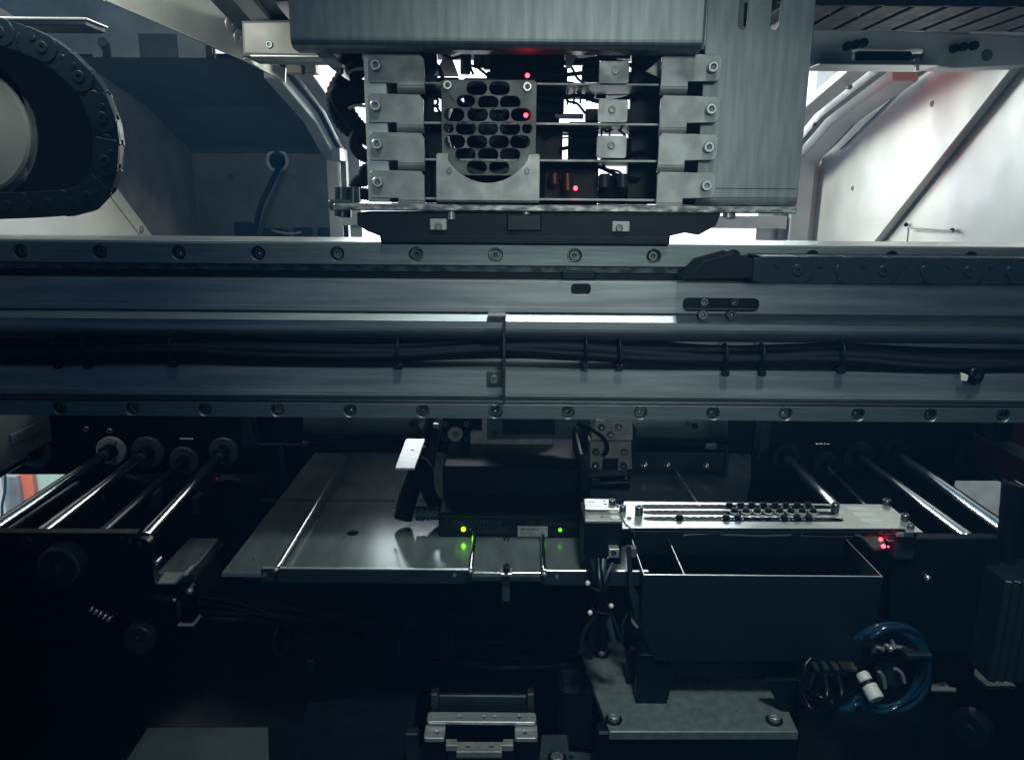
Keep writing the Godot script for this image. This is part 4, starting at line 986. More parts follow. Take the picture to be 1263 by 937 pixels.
	part("stain", Geo.new().lathe([Vector2(0.006, 0), Vector2(0.005, 0.001), Vector2(0, 0.001)], 16, Transform3D(UPRIGHT, Vector3(0.5006, 1.5972, -0.25))), M.dim_paint, ub)
	# the red beacon above it, out of the picture
	var bc := SpotLight3D.new()
	bc.name = "red_beacon_light"
	bc.light_color = Color(1, 0.12, 0.09); bc.light_energy = 0.011; bc.light_size = 0.02; bc.spot_angle = 62.0; bc.spot_angle_attenuation = 1.0; bc.shadow_enabled = true
	add_child(bc)
	bc.look_at_from_position(Vector3(0.37, 1.63, -0.36), Vector3(0.56, 1.55, -0.52))

# A guide rod lying in depth, with the bearing ring it leaves through.
func guide_rod(back: Vector3, front: Vector3, r: float, label: String, m: Material, ringed := 1.0, disc: Material = null) -> void:
	var o := thing("guide_rod", back, label, "rod", "guide rods of the conveyors")
	part("shaft", Geo.new().rod(back, front, r, 28), m, o)
	if ringed > 0.0:
		var t := Transform3D(UPRIGHT, back + Vector3(0, 0, 0.0))
		var big := 0.0165 * ringed
		var ring := part("bearing", Geo.new().lathe([Vector2(big, 0), Vector2(big, 0.004), Vector2(big - 0.001, 0.005), Vector2(r + 0.0035, 0.005), Vector2(r + 0.0025, 0.003), Vector2(r, 0.003)], 36, t), disc if disc else M.dim_paint, o)
		part("collar", Geo.new().lathe([Vector2(r + 0.0025, 0.003), Vector2(r + 0.0025, 0.016), Vector2(r + 0.0015, 0.017), Vector2(r, 0.017)], 24, t), M.black, o)
		for k in 3:
			screw(ring, back + Vector3(cos(k * TAU / 3 + 0.9), sin(k * TAU / 3 + 0.9), 0) * big * 0.72 + Vector3(0, 0, 0.0045), 0.0019, Vector3(0, 0, 1), M.screw, 0.0012)

func conveyors() -> void:
	# rear plates that the rods run into
	var lp := thing("rear_plate", Vector3(-0.4697, 1.1186, -0.25), "black rear conveyor plate with five bearing rings on the left", "plate", "rear plates of the conveyors")
	part("plate", Geo.new().plate(poly([Vector2(-0.6578, 1.2136), Vector2(-0.2466, 1.217), Vector2(-0.2501, 1.155), Vector2(-0.2762, 1.1538), Vector2(-0.2783, 1.1209), Vector2(-0.6736, 1.1176)]), -0.006, 0.0, at_z(-0.248), [], 0.0005), M.black, lp)
	part("bent_wire", Geo.new().tube(Geo.smooth([Vector3(-0.3074, 1.1956, -0.235), Vector3(-0.3047, 1.1808, -0.235), Vector3(-0.2992, 1.165, -0.235), Vector3(-0.2861, 1.1631, -0.235), Vector3(-0.2385, 1.1635, -0.235)]), 0.0014, 8), M.anodised, lp)
	part("bracket", Geo.new().box(Vector3(-0.3081, 1.1766, -0.243), Vector3(0.02, 0.0389, 0.006), 0.0006), M.dark_plate, lp)
	part("bracket_post", Geo.new().box(Vector3(-0.274, 1.1398, -0.2455), Vector3(0.0039, 0.0326, 0.003), 0.0004), M.anodised, lp)
	part("pin", Geo.new().rod(Vector3(-0.3928, 1.1666, -0.243), Vector3(-0.3742, 1.1672, -0.24), 0.0013, 10), M.chrome, lp)
	for q in [Vector3(-0.5045, 1.1761, -0.248), Vector3(-0.4768, 1.1743, -0.248)]: screw(lp, q, 0.0032, Vector3(0, 0, 1), M.bright_screw, 0.002)
	var rp := thing("rear_plate", Vector3(0.4091, 1.1259, -0.25), "black rear conveyor plate with bearing rings on the right", "plate", "rear plates of the conveyors")
	part("plate", Geo.new().plate(poly([Vector2(0.2552, 1.2211), Vector2(0.663, 1.2244), Vector2(0.6818, 1.1207), Vector2(0.2902, 1.1174), Vector2(0.2874, 1.1513), Vector2(0.2604, 1.1511)]), -0.006, 0.0, at_z(-0.248), [], 0.0005), M.black, rp)
	part("bracket", Geo.new().box(Vector3(0.2952, 1.1776, -0.243), Vector3(0.019, 0.0389, 0.006), 0.0006), M.dark_plate, rp)
	part("bracket_foot", Geo.new().tube(Geo.smooth([Vector3(0.2933, 1.1854, -0.236), Vector3(0.292, 1.1675, -0.236), Vector3(0.2906, 1.1494, -0.236)]), 0.0016, 8), M.anodised, rp)
	part("bracket_edge", Geo.new().box(Vector3(0.2925, 1.1966, -0.242), Vector3(0.0198, 0.002, 0.008), 0.0003), M.bright_aluminium, rp)
	part("pin", Geo.new().rod(Vector3(0.3584, 1.1667, -0.243), Vector3(0.3754, 1.1674, -0.24), 0.0013, 10), M.chrome, rp)
	# rods: left group then right group
	guide_rod(Vector3(-0.5659, 1.147, -0.246), Vector3(-0.5578, 1.1478, -0.03), 0.0042, "chrome guide rod with a grey ring at the far left, under the slanting ledge", M.chrome, 1.12)
	guide_rod(Vector3(-0.4756, 1.1508, -0.246), Vector3(-0.4769, 1.1467, -0.02), 0.0062, "thick chrome guide rod with the palest bearing ring, left side", M.chrome, 1.05, M.white_paint)
	guide_rod(Vector3(-0.4324, 1.1491, -0.246), Vector3(-0.4269, 1.1472, -0.02), 0.0058, "bright chrome guide rod right of the pale bearing ring", M.chrome, 1.18)
	guide_rod(Vector3(-0.3898, 1.1392, -0.246), Vector3(-0.3726, 1.1476, -0.02), 0.0040, "thin dark guide rod between two bright rods on the left", M.screw, 1.05)
	guide_rod(Vector3(-0.3415, 1.1508, -0.246), Vector3(-0.3317, 1.1464, -0.02), 0.0054, "bright guide rod nearest the grey deck on the left", M.chrome, 1.05)
	guide_rod(Vector3(0.3255, 1.1503, -0.246), Vector3(0.3192, 1.1529, -0.03), 0.0060, "bright guide rod that runs behind the nozzle rack", M.chrome, 1.02, M.dark_plate)
	guide_rod(Vector3(0.3749, 1.1394, -0.246), Vector3(0.3474, 1.1531, -0.03), 0.0026, "thinnest guide rod behind the right end of the nozzle rack", M.chrome, 1.0, M.dark_plate)
	guide_rod(Vector3(0.4123, 1.151, -0.246), Vector3(0.4139, 1.1511, -0.02), 0.0056, "long bright guide rod right of the nozzle rack", M.chrome, 1.15, M.dark_plate)
	guide_rod(Vector3(0.4563, 1.1544, -0.246), Vector3(0.4597, 1.1494, -0.04), 0.0075, "thickest bright guide rod at the far right in front of the beige opening", M.chrome, 1.05, M.dark_plate)
	guide_rod(Vector3(0.5432, 1.147, -0.246), Vector3(0.5252, 1.1622, -0.04), 0.0040, "dark guide rod with a ring under the red ledge at the far right", M.screw, 1.1, M.dark_plate)
	# slanting ledges at the sides, under the panels
	var ll := thing("side_ledge", Vector3(-0.55, 1.1656, -0.1867), "grey side ledge with a pale strip under the beam at the far left", "ledge", "ledges along the sides")
	part("rail", Geo.new().box(Vector3(-0.553, 1.195, -0.22), Vector3(0.012, 0.068, 0.48), 0.001), M.grey_paint, ll)
	part("strip", Geo.new().box(Vector3(-0.5455, 1.186, -0.205), Vector3(0.003, 0.012, 0.06), 0.0006), M.bright_aluminium, ll)
	var rl := thing("side_ledge", Vector3(0.55, 1.1646, -0.1886), "dark red side ledge with a grey strip under the beam at the far right", "ledge", "ledges along the sides")
	part("rail", Geo.new().box(Vector3(0.553, 1.190, -0.24), Vector3(0.012, 0.074, 0.56), 0.001), M.beacon_red, rl)
	part("strip", Geo.new().box(Vector3(0.5455, 1.186, -0.26), Vector3(0.003, 0.012, 0.22), 0.0006), M.grey_paint, rl)
	part("block", Geo.new().box(Vector3(0.5511, 1.2095, -0.2), Vector3(0.052, 0.0368, 0.04), 0.001), M.black, rl)
	# front plates
	var fp := thing("front_plate", Vector3(-0.4108, 1.0687, -0.015), "black front conveyor plate with a rounded corner and a round knob, left", "plate", "front plates of the conveyors")
	var q := PackedVector2Array([Vector2(-0.5364, 1.034), Vector2(-0.5162, 1.1527), Vector2(-0.3358, 1.1534)])
	for p in arc(Vector2(-0.3361, 1.1376), 0.0136, 88, 0, 8): q.append(p)
	q.append_array(poly([Vector2(-0.3238, 1.0926), Vector2(-0.3484, 1.0924), Vector2(-0.3567, 1.0841), Vector2(-0.3697, 1.0354)]))
	part("plate", Geo.new().plate(q, -0.010, 0.0, at_z(-0.012), [], 0.0008), M.black_gloss, fp)
	var kn := Geo.new()
	var kc: Vector3 = Vector3(-0.3986, 1.1275, -0.012)
	var kp := PackedVector2Array()
	for i in 120: kp.append(Vector2.from_angle(TAU * i / 120.0) * (0.0185 if i % 2 else 0.0178))
	kn.plate(kp, 0.0, 0.016, Transform3D(UPRIGHT, kc), [], 0.0008)
	var kk := part("knob", kn, M.anodised, fp)
	part("knob_cap", Geo.new().lathe([Vector2(0.016, 0.0155), Vector2(0.0155, 0.0168), Vector2(0.004, 0.0168), Vector2(0.0035, 0.0155), Vector2(0, 0.0155)], 40, Transform3D(UPRIGHT, kc)), M.dark_plate, kk)
	screw(fp, Vector3(-0.4328, 1.1438, -0.012), 0.005, Vector3(0, 0, 1), M.dark_plate, 0.002)
	for p in [Vector3(-0.348, 1.1484, -0.012), Vector3(-0.341, 1.1461, -0.012), Vector3(-0.3326, 1.1431, -0.012)]: screw(fp, p, 0.002, Vector3(0, 0, 1), M.dark_plate, 0.0015)
	part("edge_catch", Geo.new().box(Vector3(-0.319, 1.1256, -0.015), Vector3(0.0029, 0.004, 0.01), 0.0006), M.bright_aluminium, fp)
	var ws := thing("worm_spring", Vector3(-0.3693, 1.0813, 0), "small bright coil of wire below the front plate knob", "spring")
	for k in 5:
		part("turn", Geo.new().ring(Vector3(-0.3761, 1.0852, 0).lerp(Vector3(-0.3612, 1.0756, 0), k / 4.0), Vector3(-0.3612, 1.0756, 0) - Vector3(-0.3761, 1.0852, 0), 0.0030, 0.0011, 14), M.chrome, ws)
	var fr := thing("front_plate", Vector3(0.3961, 1.0758, -0.015), "black front conveyor plate with one bright screw, right", "plate", "front plates of the conveyors")
	part("plate", Geo.new().plate(poly([Vector2(0.3525, 1.0418), Vector2(0.3386, 1.1544), Vector2(0.4373, 1.1553), Vector2(0.455, 1.0427)]), -0.010, 0.0, at_z(-0.012), [], 0.0008), M.black, fr)
	part("dome_screw", Geo.new().ball(Vector3(0.376, 1.1168, -0.01), 0.0042, 8), M.chrome, fr)
	var fm := thing("foam_edged_shield", Vector3(0.4404, 1.1225, -0.02), "black panel with a rough foam edge beside the right opening", "panel")
	var fpts := []
	var rng := RandomNumberGenerator.new(); rng.seed = 9
	for k in 26:
		var w: Vector3 = Vector3(0.4449, 1.2044, -0.02).lerp(Vector3(0.454, 1.0733, -0.02), k / 25.0)
		fpts.append(w + Vector3(rng.randf_range(-0.0012, 0.0012), 0, 0))
	part("foam", Geo.new().tube(fpts, 0.0075, 12, 0.0008), M.casting, fm)
	part("panel", Geo.new().plate(poly([Vector2(0.4437, 1.2067), Vector2(0.5196, 1.1622), Vector2(0.547, 1.0131), Vector2(0.46, 1.0382)]), -0.01, 0.0, at_z(-0.024), [], 0.001), M.black, fm)
	# clamp below the left plate, and the grey block beside it
	var gb := thing("grey_block", Vector3(-0.3096, 1.0985, -0.03), "dim grey flat-topped block between the left rods and the deck", "block")
	part("block", Geo.new().box(Vector3(-0.3194, 1.095, -0.0772), Vector3(0.0311, 0.01, 0.0784), 0.0008), M.deck, gb)
	part("base", Geo.new().box(Vector3(-0.3242, 1.073, -0.0914), Vector3(0.0403, 0.03, 0.0809), 0.001), M.dark_plate, gb)
	var clip := Geo.new().plate(poly([Vector2(-0.3251, 1.1021), Vector2(-0.308, 1.1023), Vector2(-0.2998, 1.1105), Vector2(-0.2953, 1.1105), Vector2(-0.2955, 1.1085), Vector2(-0.2992, 1.1085), Vector2(-0.3074, 1.1002), Vector2(-0.3253, 1.1001)]), -0.02, 0.0, at_z(-0.018), [], 0.0003)
	part("bent_clip", clip, M.bright_aluminium, gb)
	var cp := thing("belt_clamp", Vector3(-0.3293, 1.039, -0.01), "dark belt clamp with a pale top plate and a round dial, lower left", "clamp")
	part("top_plate", Geo.new().plate(poly([Vector2(-0.3541, 0.0339), Vector2(-0.3557, 0.0553), Vector2(-0.3445, 0.0446), Vector2(-0.3292, 0.0433), Vector2(-0.3231, 0.0419), Vector2(-0.3242, 0.0374), Vector2(-0.329, 0.0343)]), -0.003, 0.0, flat(1.075), [], 0.0003), M.plated, cp)
	part("body", Geo.new().box(Vector3(-0.3333, 1.0586, -0.04), Vector3(0.0454, 0.0523, 0.04), 0.002), M.black, cp)
	part("dial", Geo.new().lathe([Vector2(0.0145, 0), Vector2(0.0145, 0.008), Vector2(0.0135, 0.009), Vector2(0.0045, 0.009), Vector2(0.004, 0.0075), Vector2(0, 0.0075)], 36, Transform3D(UPRIGHT, Vector3(-0.3437, 1.0461, -0.02))), M.dark_plate, cp)
	part("dial_screw", Geo.new().ball(Vector3(-0.3444, 1.0492, -0.011), 0.0020, 8), M.dark_plate, cp)
	part("arm", Geo.new().box(Vector3(-0.2991, 1.0787, -0.0225), Vector3(0.0119, 0.038, 0.015), 0.002), M.black_gloss, cp)
	part("arm_lip", Geo.new().box(Vector3(-0.2991, 1.0617, -0.021), Vector3(0.0157, 0.0021, 0.018), 0.0004), M.plated, cp)
	part("arm_ball", Geo.new().ball(Vector3(-0.2927, 1.0959, -0.014), 0.0032, 8), M.bright_screw, cp)
	part("arm_ball", Geo.new().ball(Vector3(-0.3077, 1.0867, -0.014), 0.0020, 8), M.bright_screw, cp)
	part("arm_rib", Geo.new().box(Vector3(-0.305, 1.0754, -0.0165), Vector3(0.0037, 0.0157, 0.007), 0.0006), M.dark_plate, cp)
	part("wedge", Geo.new().plate(poly([Vector2(-0.3676, 1.0962), Vector2(-0.3439, 1.0964), Vector2(-0.3448, 1.088), Vector2(-0.3552, 1.0769)]), -0.01, 0.0, at_z(-0.035)), M.dark_plate, cp)
	part("guide", Geo.new().plate(poly([Vector2(-0.3653, 1.0938), Vector2(-0.3591, 1.0955), Vector2(-0.3599, 1.0691), Vector2(-0.3663, 1.0657)]), -0.004, 0.0, at_z(-0.018)), M.dark_plate, cp)
	# motors dimly seen behind the left rods
	for d in [[Vector3(-0.4948, 1.0698, -0.3), 0.030, "dim green-grey round motor behind the left rods"], [Vector3(-0.3599, 1.0642, -0.3), 0.033, "dark round motor left of the deck, with a tiny red light above it"]]:
		var mo := thing("motor", d[0] + Vector3(0, -d[1], 0), d[2], "motor", "motors behind the left rods")
		part("face", Geo.new().lathe([Vector2(d[1], -0.05), Vector2(d[1], 0), Vector2(d[1] - 0.003, 0.003), Vector2(0.008, 0.003), Vector2(0.007, 0.006), Vector2(0, 0.006)], 36, Transform3D(UPRIGHT, d[0])), M.dark_plate, mo)
		part("side_tab", Geo.new().box(d[0] + Vector3(0.038 if d[1] < 0.031 else -0.042, -0.004, 0.0), Vector3(0.009, 0.024, 0.02), 0.001), M.dim_paint, mo)
	var rl2 := thing("red_pilot_light", Vector3(-0.372, 1.0989, -0.29), "tiny dim red pilot light behind the leftmost deck rod", "pilot light")
	part("lens", Geo.new().ball(Vector3(-0.372, 1.0989, -0.29), 0.0013, 8), mat("red_pilot", Color(0.1, 0.01, 0.01), 0.4), rl2)
	M.red_pilot.emission_enabled = true; M.red_pilot.emission = Color(1, 0.1, 0.1); M.red_pilot.emission_energy_multiplier = 0.2

func deck() -> void:
	var Y := 1.12
	var d := thing("grey_deck", Vector3(-0.0948, 1.12, -0.0114), "wide grey metal deck plate under the beam", "deck")
	part("plate", Geo.new().plate(poly([Vector2(-0.2582, 0.0041), Vector2(0.1069, 0.0101), Vector2(0.12, 0.0995), Vector2(0.2324, 0.1016), Vector2(0.3271, 0.3457), Vector2(-0.2576, 0.3316)]), -0.004, 0.0, flat(Y), [circle(Vector2(-0.1582, 0.0886), 0.006, 16)], 0.0004), M.deck, d)
	part("front_fold", Geo.new().box(Vector3(-0.0626, 1.1111, -0.0171), Vector3(0.3622, 0.0081, 0.0013), 0.0003), M.deck, d)
	part("hole_pipe", Geo.new().lathe([Vector2(0.006, -0.02), Vector2(0.006, -0.002)], 16, Transform3D(FLAT, Vector3(-0.1582, 1.12, -0.0886))), M.black, d)
	part("seam", Geo.new().box(Vector3(-0.1699, 1.12, -0.1715), Vector3(0.2138, 0.0008, 0.0037), 0.0002), M.anodised, d)
	for q in [Vector3(-0.2384, 1.12, -0.0295), Vector3(-0.1654, 1.12, -0.0773), Vector3(-0.219, 1.12, -0.1377)]: part("rivet", Geo.new().lathe([Vector2(0.0015, 0), Vector2(0.001, 0.0006), Vector2(0, 0.0007)], 10, Transform3D(FLAT, q)), M.dark_plate, d)
	# stop strips along the front edge and the rods above the plate
	for k in 2:
		var b = [[Vector2(-0.223, 1.1241), Vector2(-0.0346, 1.1106)], [Vector2(0.0278, 1.1239), Vector2(0.1242, 1.1103)]][k]
		var s := thing("stop_strip", Vector3((b[0].x + b[1].x) / 2, b[1].y, -0.007), ["long dark stop strip with a lit upper edge along the left front of the deck", "shorter dark stop strip right of the centre screw on the deck front"][k], "strip", "stop strips on the deck front")
		var holes := []
		for q in ([[Vector2(-0.2198, 1.1185), Vector2(-0.0498, 1.12)], [Vector2(0.0417, 1.1192)]][k]): holes.append(circle(q, 0.0020, 12))
		part("strip", Geo.new().plate(rounded(b[0], b[1], 0.0012), -0.0035, 0.0, at_z(-0.004), holes, 0.0004), M.dark_plate, s)
		part("lit_edge", Geo.new().box(Vector3((b[0].x + b[1].x) / 2, b[0].y + 0.0002, -0.0059), Vector3(absf(b[1].x - b[0].x) - 0.002, 0.0008, 0.0028), 0.0002), M.bright_aluminium, s)  # bright strip puts the light along this edge into the colour
		for q in holes: part("hole_plug", Geo.new().lathe([Vector2(0.0019, -0.001), Vector2(0.0019, 0), Vector2(0, 0)], 12, Transform3D(UPRIGHT, Vector3((q[0] + q[6]).x / 2, (q[0] + q[6]).y / 2, -0.005))), M.bright_screw, s)
	var rods := [[Vector3(-0.2088, 1.127, -0.3031), Vector3(-0.2068, 1.127, -0.0006), "long thin rod lying on the left part of the deck"], [Vector3(-0.0358, 1.127, -0.1087), Vector3(-0.035, 1.127, -0.0004), "short bright rod on the deck left of the centre screw"], [Vector3(0.0315, 1.127, -0.11), Vector3(0.0296, 1.127, 0.003), "short bright rod on the deck right of the centre screw"], [Vector3(0.1979, 1.127, -0.2972), Vector3(0.2035, 1.127, -0.0935), "dim rod on the dark right part of the deck"]]
	for r in rods:
		var o := thing("deck_rod", r[1], r[2], "rod", "rods lying on the deck")
		part("shaft", Geo.new().rod(r[0], r[1], 0.0022, 20), M.chrome, o)
		part("end_screw", Geo.new().ball(r[1] + Vector3(0, 0, 0.004), 0.0026, 8, 0.8), M.bright_screw, o)
	# centre screw on its post
	var cs := thing("centre_screw", Vector3(-0.004, 1.0916, -0.01), "round-headed screw on a short post in the middle of the deck front", "screw post")
	part("post", Geo.new().box(Vector3(-0.004, 1.1038, -0.012), Vector3(0.0073, 0.0275, 0.004), 0.0006), M.anodised, cs)
	part("foot", Geo.new().box(Vector3(-0.0037, 1.121, -0.0074), Vector3(0.0108, 0.003, 0.0107), 0.0006), M.bright_aluminium, cs)
	screw(cs, Vector3(-0.0037, 1.124, -0.0037), 0.0031, Vector3(0, 1, 0.15), M.screw, 0.006)
	screw(cs, Vector3(-0.0043, 1.12, -0.0747), 0.0030, Vector3(0, 1, 0.1), M.screw, 0.002)

func aligner() -> void:
	var a := thing("laser_unit", Vector3(0, 1.12, -0.0785), "black laser alignment unit with a lit green light and a small white label", "laser unit")
	part("housing", Geo.new().box(Vector3(0.0011, 1.1331, -0.145), Vector3(0.1446, 0.0258, 0.13), 0.0015), M.black, a)
	part("lid", Geo.new().box(Vector3(0.0013, 1.1515, -0.18), Vector3(0.1446, 0.052, 0.11), 0.002), M.black, a)
	part("rear_step", Geo.new().box(Vector3(0.0047, 1.1602, -0.185), Vector3(0.1424, 0.0094, 0.02), 0.002), M.black, a)
	part("ridge", Geo.new().box(Vector3(-0.0468, 1.163, -0.176), Vector3(0.0213, 0.0019, 0.004), 0.0003), M.dark_plate, a)
	part("ridge", Geo.new().box(Vector3(0.0469, 1.1633, -0.176), Vector3(0.024, 0.0019, 0.004), 0.0003), M.dark_plate, a)
	part("face_line", Geo.new().box(Vector3(-0.0173, 1.1423, -0.0799), Vector3(0.1011, 0.0007, 0.0008), 0.0001), M.print_grey, a)
	part("handle_mark", Geo.new().box(Vector3(-0.0065, 1.1361, -0.1206), Vector3(0.0142, 0.0018, 0.0092), 0.0004), M.anodised, a)
	part("side_cheek", Geo.new().plate(poly([Vector2(0.0698, 1.2043), Vector2(0.076, 1.1834), Vector2(0.0793, 1.1535), Vector2(0.0741, 1.1152), Vector2(0.07, 1.1152), Vector2(0.0674, 1.2043)]), -0.11, 0.0, at_z(-0.09)), M.black, a)
	var sticker := part("label", Geo.new().box(Vector3(0.0216, 1.1272, -0.0797), Vector3(0.0296, 0.0112, 0.001), 0.0002), M.label_paper, a)
	var bars := Geo.new()
	var rng := RandomNumberGenerator.new(); rng.seed = 3
	var x: float = 0.0095
	var xe: float = 0.0279
	while x < xe:
		var w := rng.randf_range(0.0003, 0.0009)
		bars.box(Vector3(x, 1.1297, -0.0791), Vector3(w, 0.0019, 0.0003), 0.00004)
		x += w + rng.randf_range(0.0003, 0.0007)
	part("bar_code", bars, M.ink, sticker)
	for q in [["SN: 12974", Vector3(0.0092, 1.1255, -0.079), 0.0022], ["Cust: 1296 3C1", Vector3(0.0092, 1.1228, -0.079), 0.0020]]: lettering("print", q[0], q[1], q[2], M.ink, sticker, 0.00025)
	lettering("maker_name", "C", Vector3(-0.0652, 1.1335, -0.0799), 0.0056, M.print_grey, a, 0.0003)
	lettering("maker_name", "YBER", Vector3(-0.0596, 1.1339, -0.0799), 0.0040, M.print_grey, a, 0.0003)
	lettering("maker_name", "O", Vector3(-0.0344, 1.1337, -0.0799), 0.0056, M.print_grey, a, 0.0003)
	lettering("maker_name", "PTICS\u00ae", Vector3(-0.028, 1.1341, -0.0799), 0.0040, M.print_grey, a, 0.0003)
	lettering("type_name", "LNC 120-8 LaserAlign", Vector3(0.0147, 1.1343, -0.0799), 0.0040, M.print_grey, a, 0.0003)
	for k in 3: part("small_print", Geo.new().box(Vector3(-0.0164, 1.131, -0.08), Vector3(0.0328, 0.0006, 0.0005), 0.0001) if k == 0 else (Geo.new().box(Vector3(-0.018, 1.1284, -0.08), Vector3(0.0296, 0.0006, 0.0005), 0.0001) if k == 1 else Geo.new().box(Vector3(-0.0172, 1.1259, -0.08), Vector3(0.0312, 0.0006, 0.0005), 0.0001)), M.dark_plate, a)
	part("green_lamp", Geo.new().ball(Vector3(-0.0468, 1.1291, -0.0795), 0.0022, 10), M.green_led, a)
	omni("green_lamp_light", Vector3(-0.0468, 1.1291, -0.0795) + Vector3(0, 0, 0.006), 0.00003, Color(0.6, 1.0, 0.08))
	part("unlit_lamp", Geo.new().ball(Vector3(-0.0396, 1.129, -0.0795), 0.0015, 8), M.anodised, a)
	part("green_lamp", Geo.new().ball(Vector3(0.0487, 1.1291, -0.0795), 0.0020, 10), M.green_led_dim, a)
	# round connector and the black cable that leaves it
	var c := thing("cable_plug", Vector3(-0.0886, 1.1339, -0.1), "dark ribbed round plug at the left of the laser unit", "plug")
	var ax := [Vector3(-0.073, 1.1367, -0.1), Vector3(-0.0984, 1.1365, -0.1)]
	part("body", Geo.new().lathe([Vector2(0.0065, 0), Vector2(0.0065, 0.009), Vector2(0.0075, 0.0095), Vector2(0.0075, 0.012), Vector2(0.0066, 0.0125), Vector2(0.0066, 0.014), Vector2(0.0076, 0.0145), Vector2(0.0076, 0.0175), Vector2(0.0068, 0.018), Vector2(0.0068, 0.020), Vector2(0.0073, 0.021), Vector2(0.0073, 0.023), Vector2(0, 0.023)], 24, Geo.toward(ax[0], ax[1])), M.anodised, c)
	var w := thing("black_loom", Vector3(-0.0939, 1.1856, -0.14), "thick black cable loom hanging left of the laser unit", "cable")
	part("sleeve", Geo.new().tube(Geo.smooth([Vector3(-0.085, 1.2143, -0.2), Vector3(-0.0857, 1.2029, -0.17), Vector3(-0.0905, 1.1856, -0.14), Vector3(-0.0986, 1.1662, -0.12), Vector3(-0.1052, 1.148, -0.11), Vector3(-0.11, 1.128, -0.105)]), 0.0095, 14), M.rubber, w)
	part("sleeve", Geo.new().tube(Geo.smooth([Vector3(-0.0829, 1.206, -0.16), Vector3(-0.0873, 1.1767, -0.14), Vector3(-0.0869, 1.1555, -0.125), Vector3(-0.0791, 1.1397, -0.12), Vector3(-0.0658, 1.1308, -0.12)]), 0.0075, 14), M.rubber, w)
	part("wire", Geo.new().tube(Geo.smooth([Vector3(-0.1058, 1.1793, -0.12), Vector3(-0.1124, 1.1651, -0.1), Vector3(-0.1163, 1.1429, -0.095)]), 0.0009, 8), M.plated, w)
	part("wire_end", Geo.new().ball(Vector3(-0.1171, 1.1411, -0.095), 0.0018, 8), M.bright_screw, w)
	part("wire", Geo.new().tube(Geo.smooth([Vector3(-0.102, 1.189, -0.125), Vector3(-0.0862, 1.1909, -0.11), Vector3(-0.0782, 1.1789, -0.11)]), 0.0009, 8), M.anodised, w)
	part("tie_knot", Geo.new().ball(Vector3(-0.1002, 1.1932, -0.118), 0.0038, 8), mat("beige_plastic", Color(0.26, 0.25, 0.19), 0.5), w)
	part("copper_end", Geo.new().ball(Vector3(-0.0967, 1.2022, -0.19), 0.006, 10), M.beige_plastic, w)
	part("fitting", Geo.new().rod(Vector3(-0.0812, 1.2042, -0.16), Vector3(-0.081, 1.2132, -0.16), 0.0032, 12), M.bright_screw, w)
	var tag := thing("pale_plate", Vector3(-0.0939, 1.21, -0.0319), "small shiny pale plate lying flat beside the black cable loom", "plate")
	part("sheet", Geo.new().plate(poly([Vector2(-0.1049, 0.0317), Vector2(-0.0874, 0.0321), Vector2(-0.0874, 0.117), Vector2(-0.1055, 0.1178), Vector2(-0.1066, 0.1139)]), -0.002, 0.0, flat(1.21), [], 0.0004), M.bright_aluminium, tag)
	part("stem", Geo.new().rod(Vector3(-0.0958, 1.208, -0.0801), Vector3(-0.0894, 1.2, -0.1185), 0.0028, 10), M.black, tag)

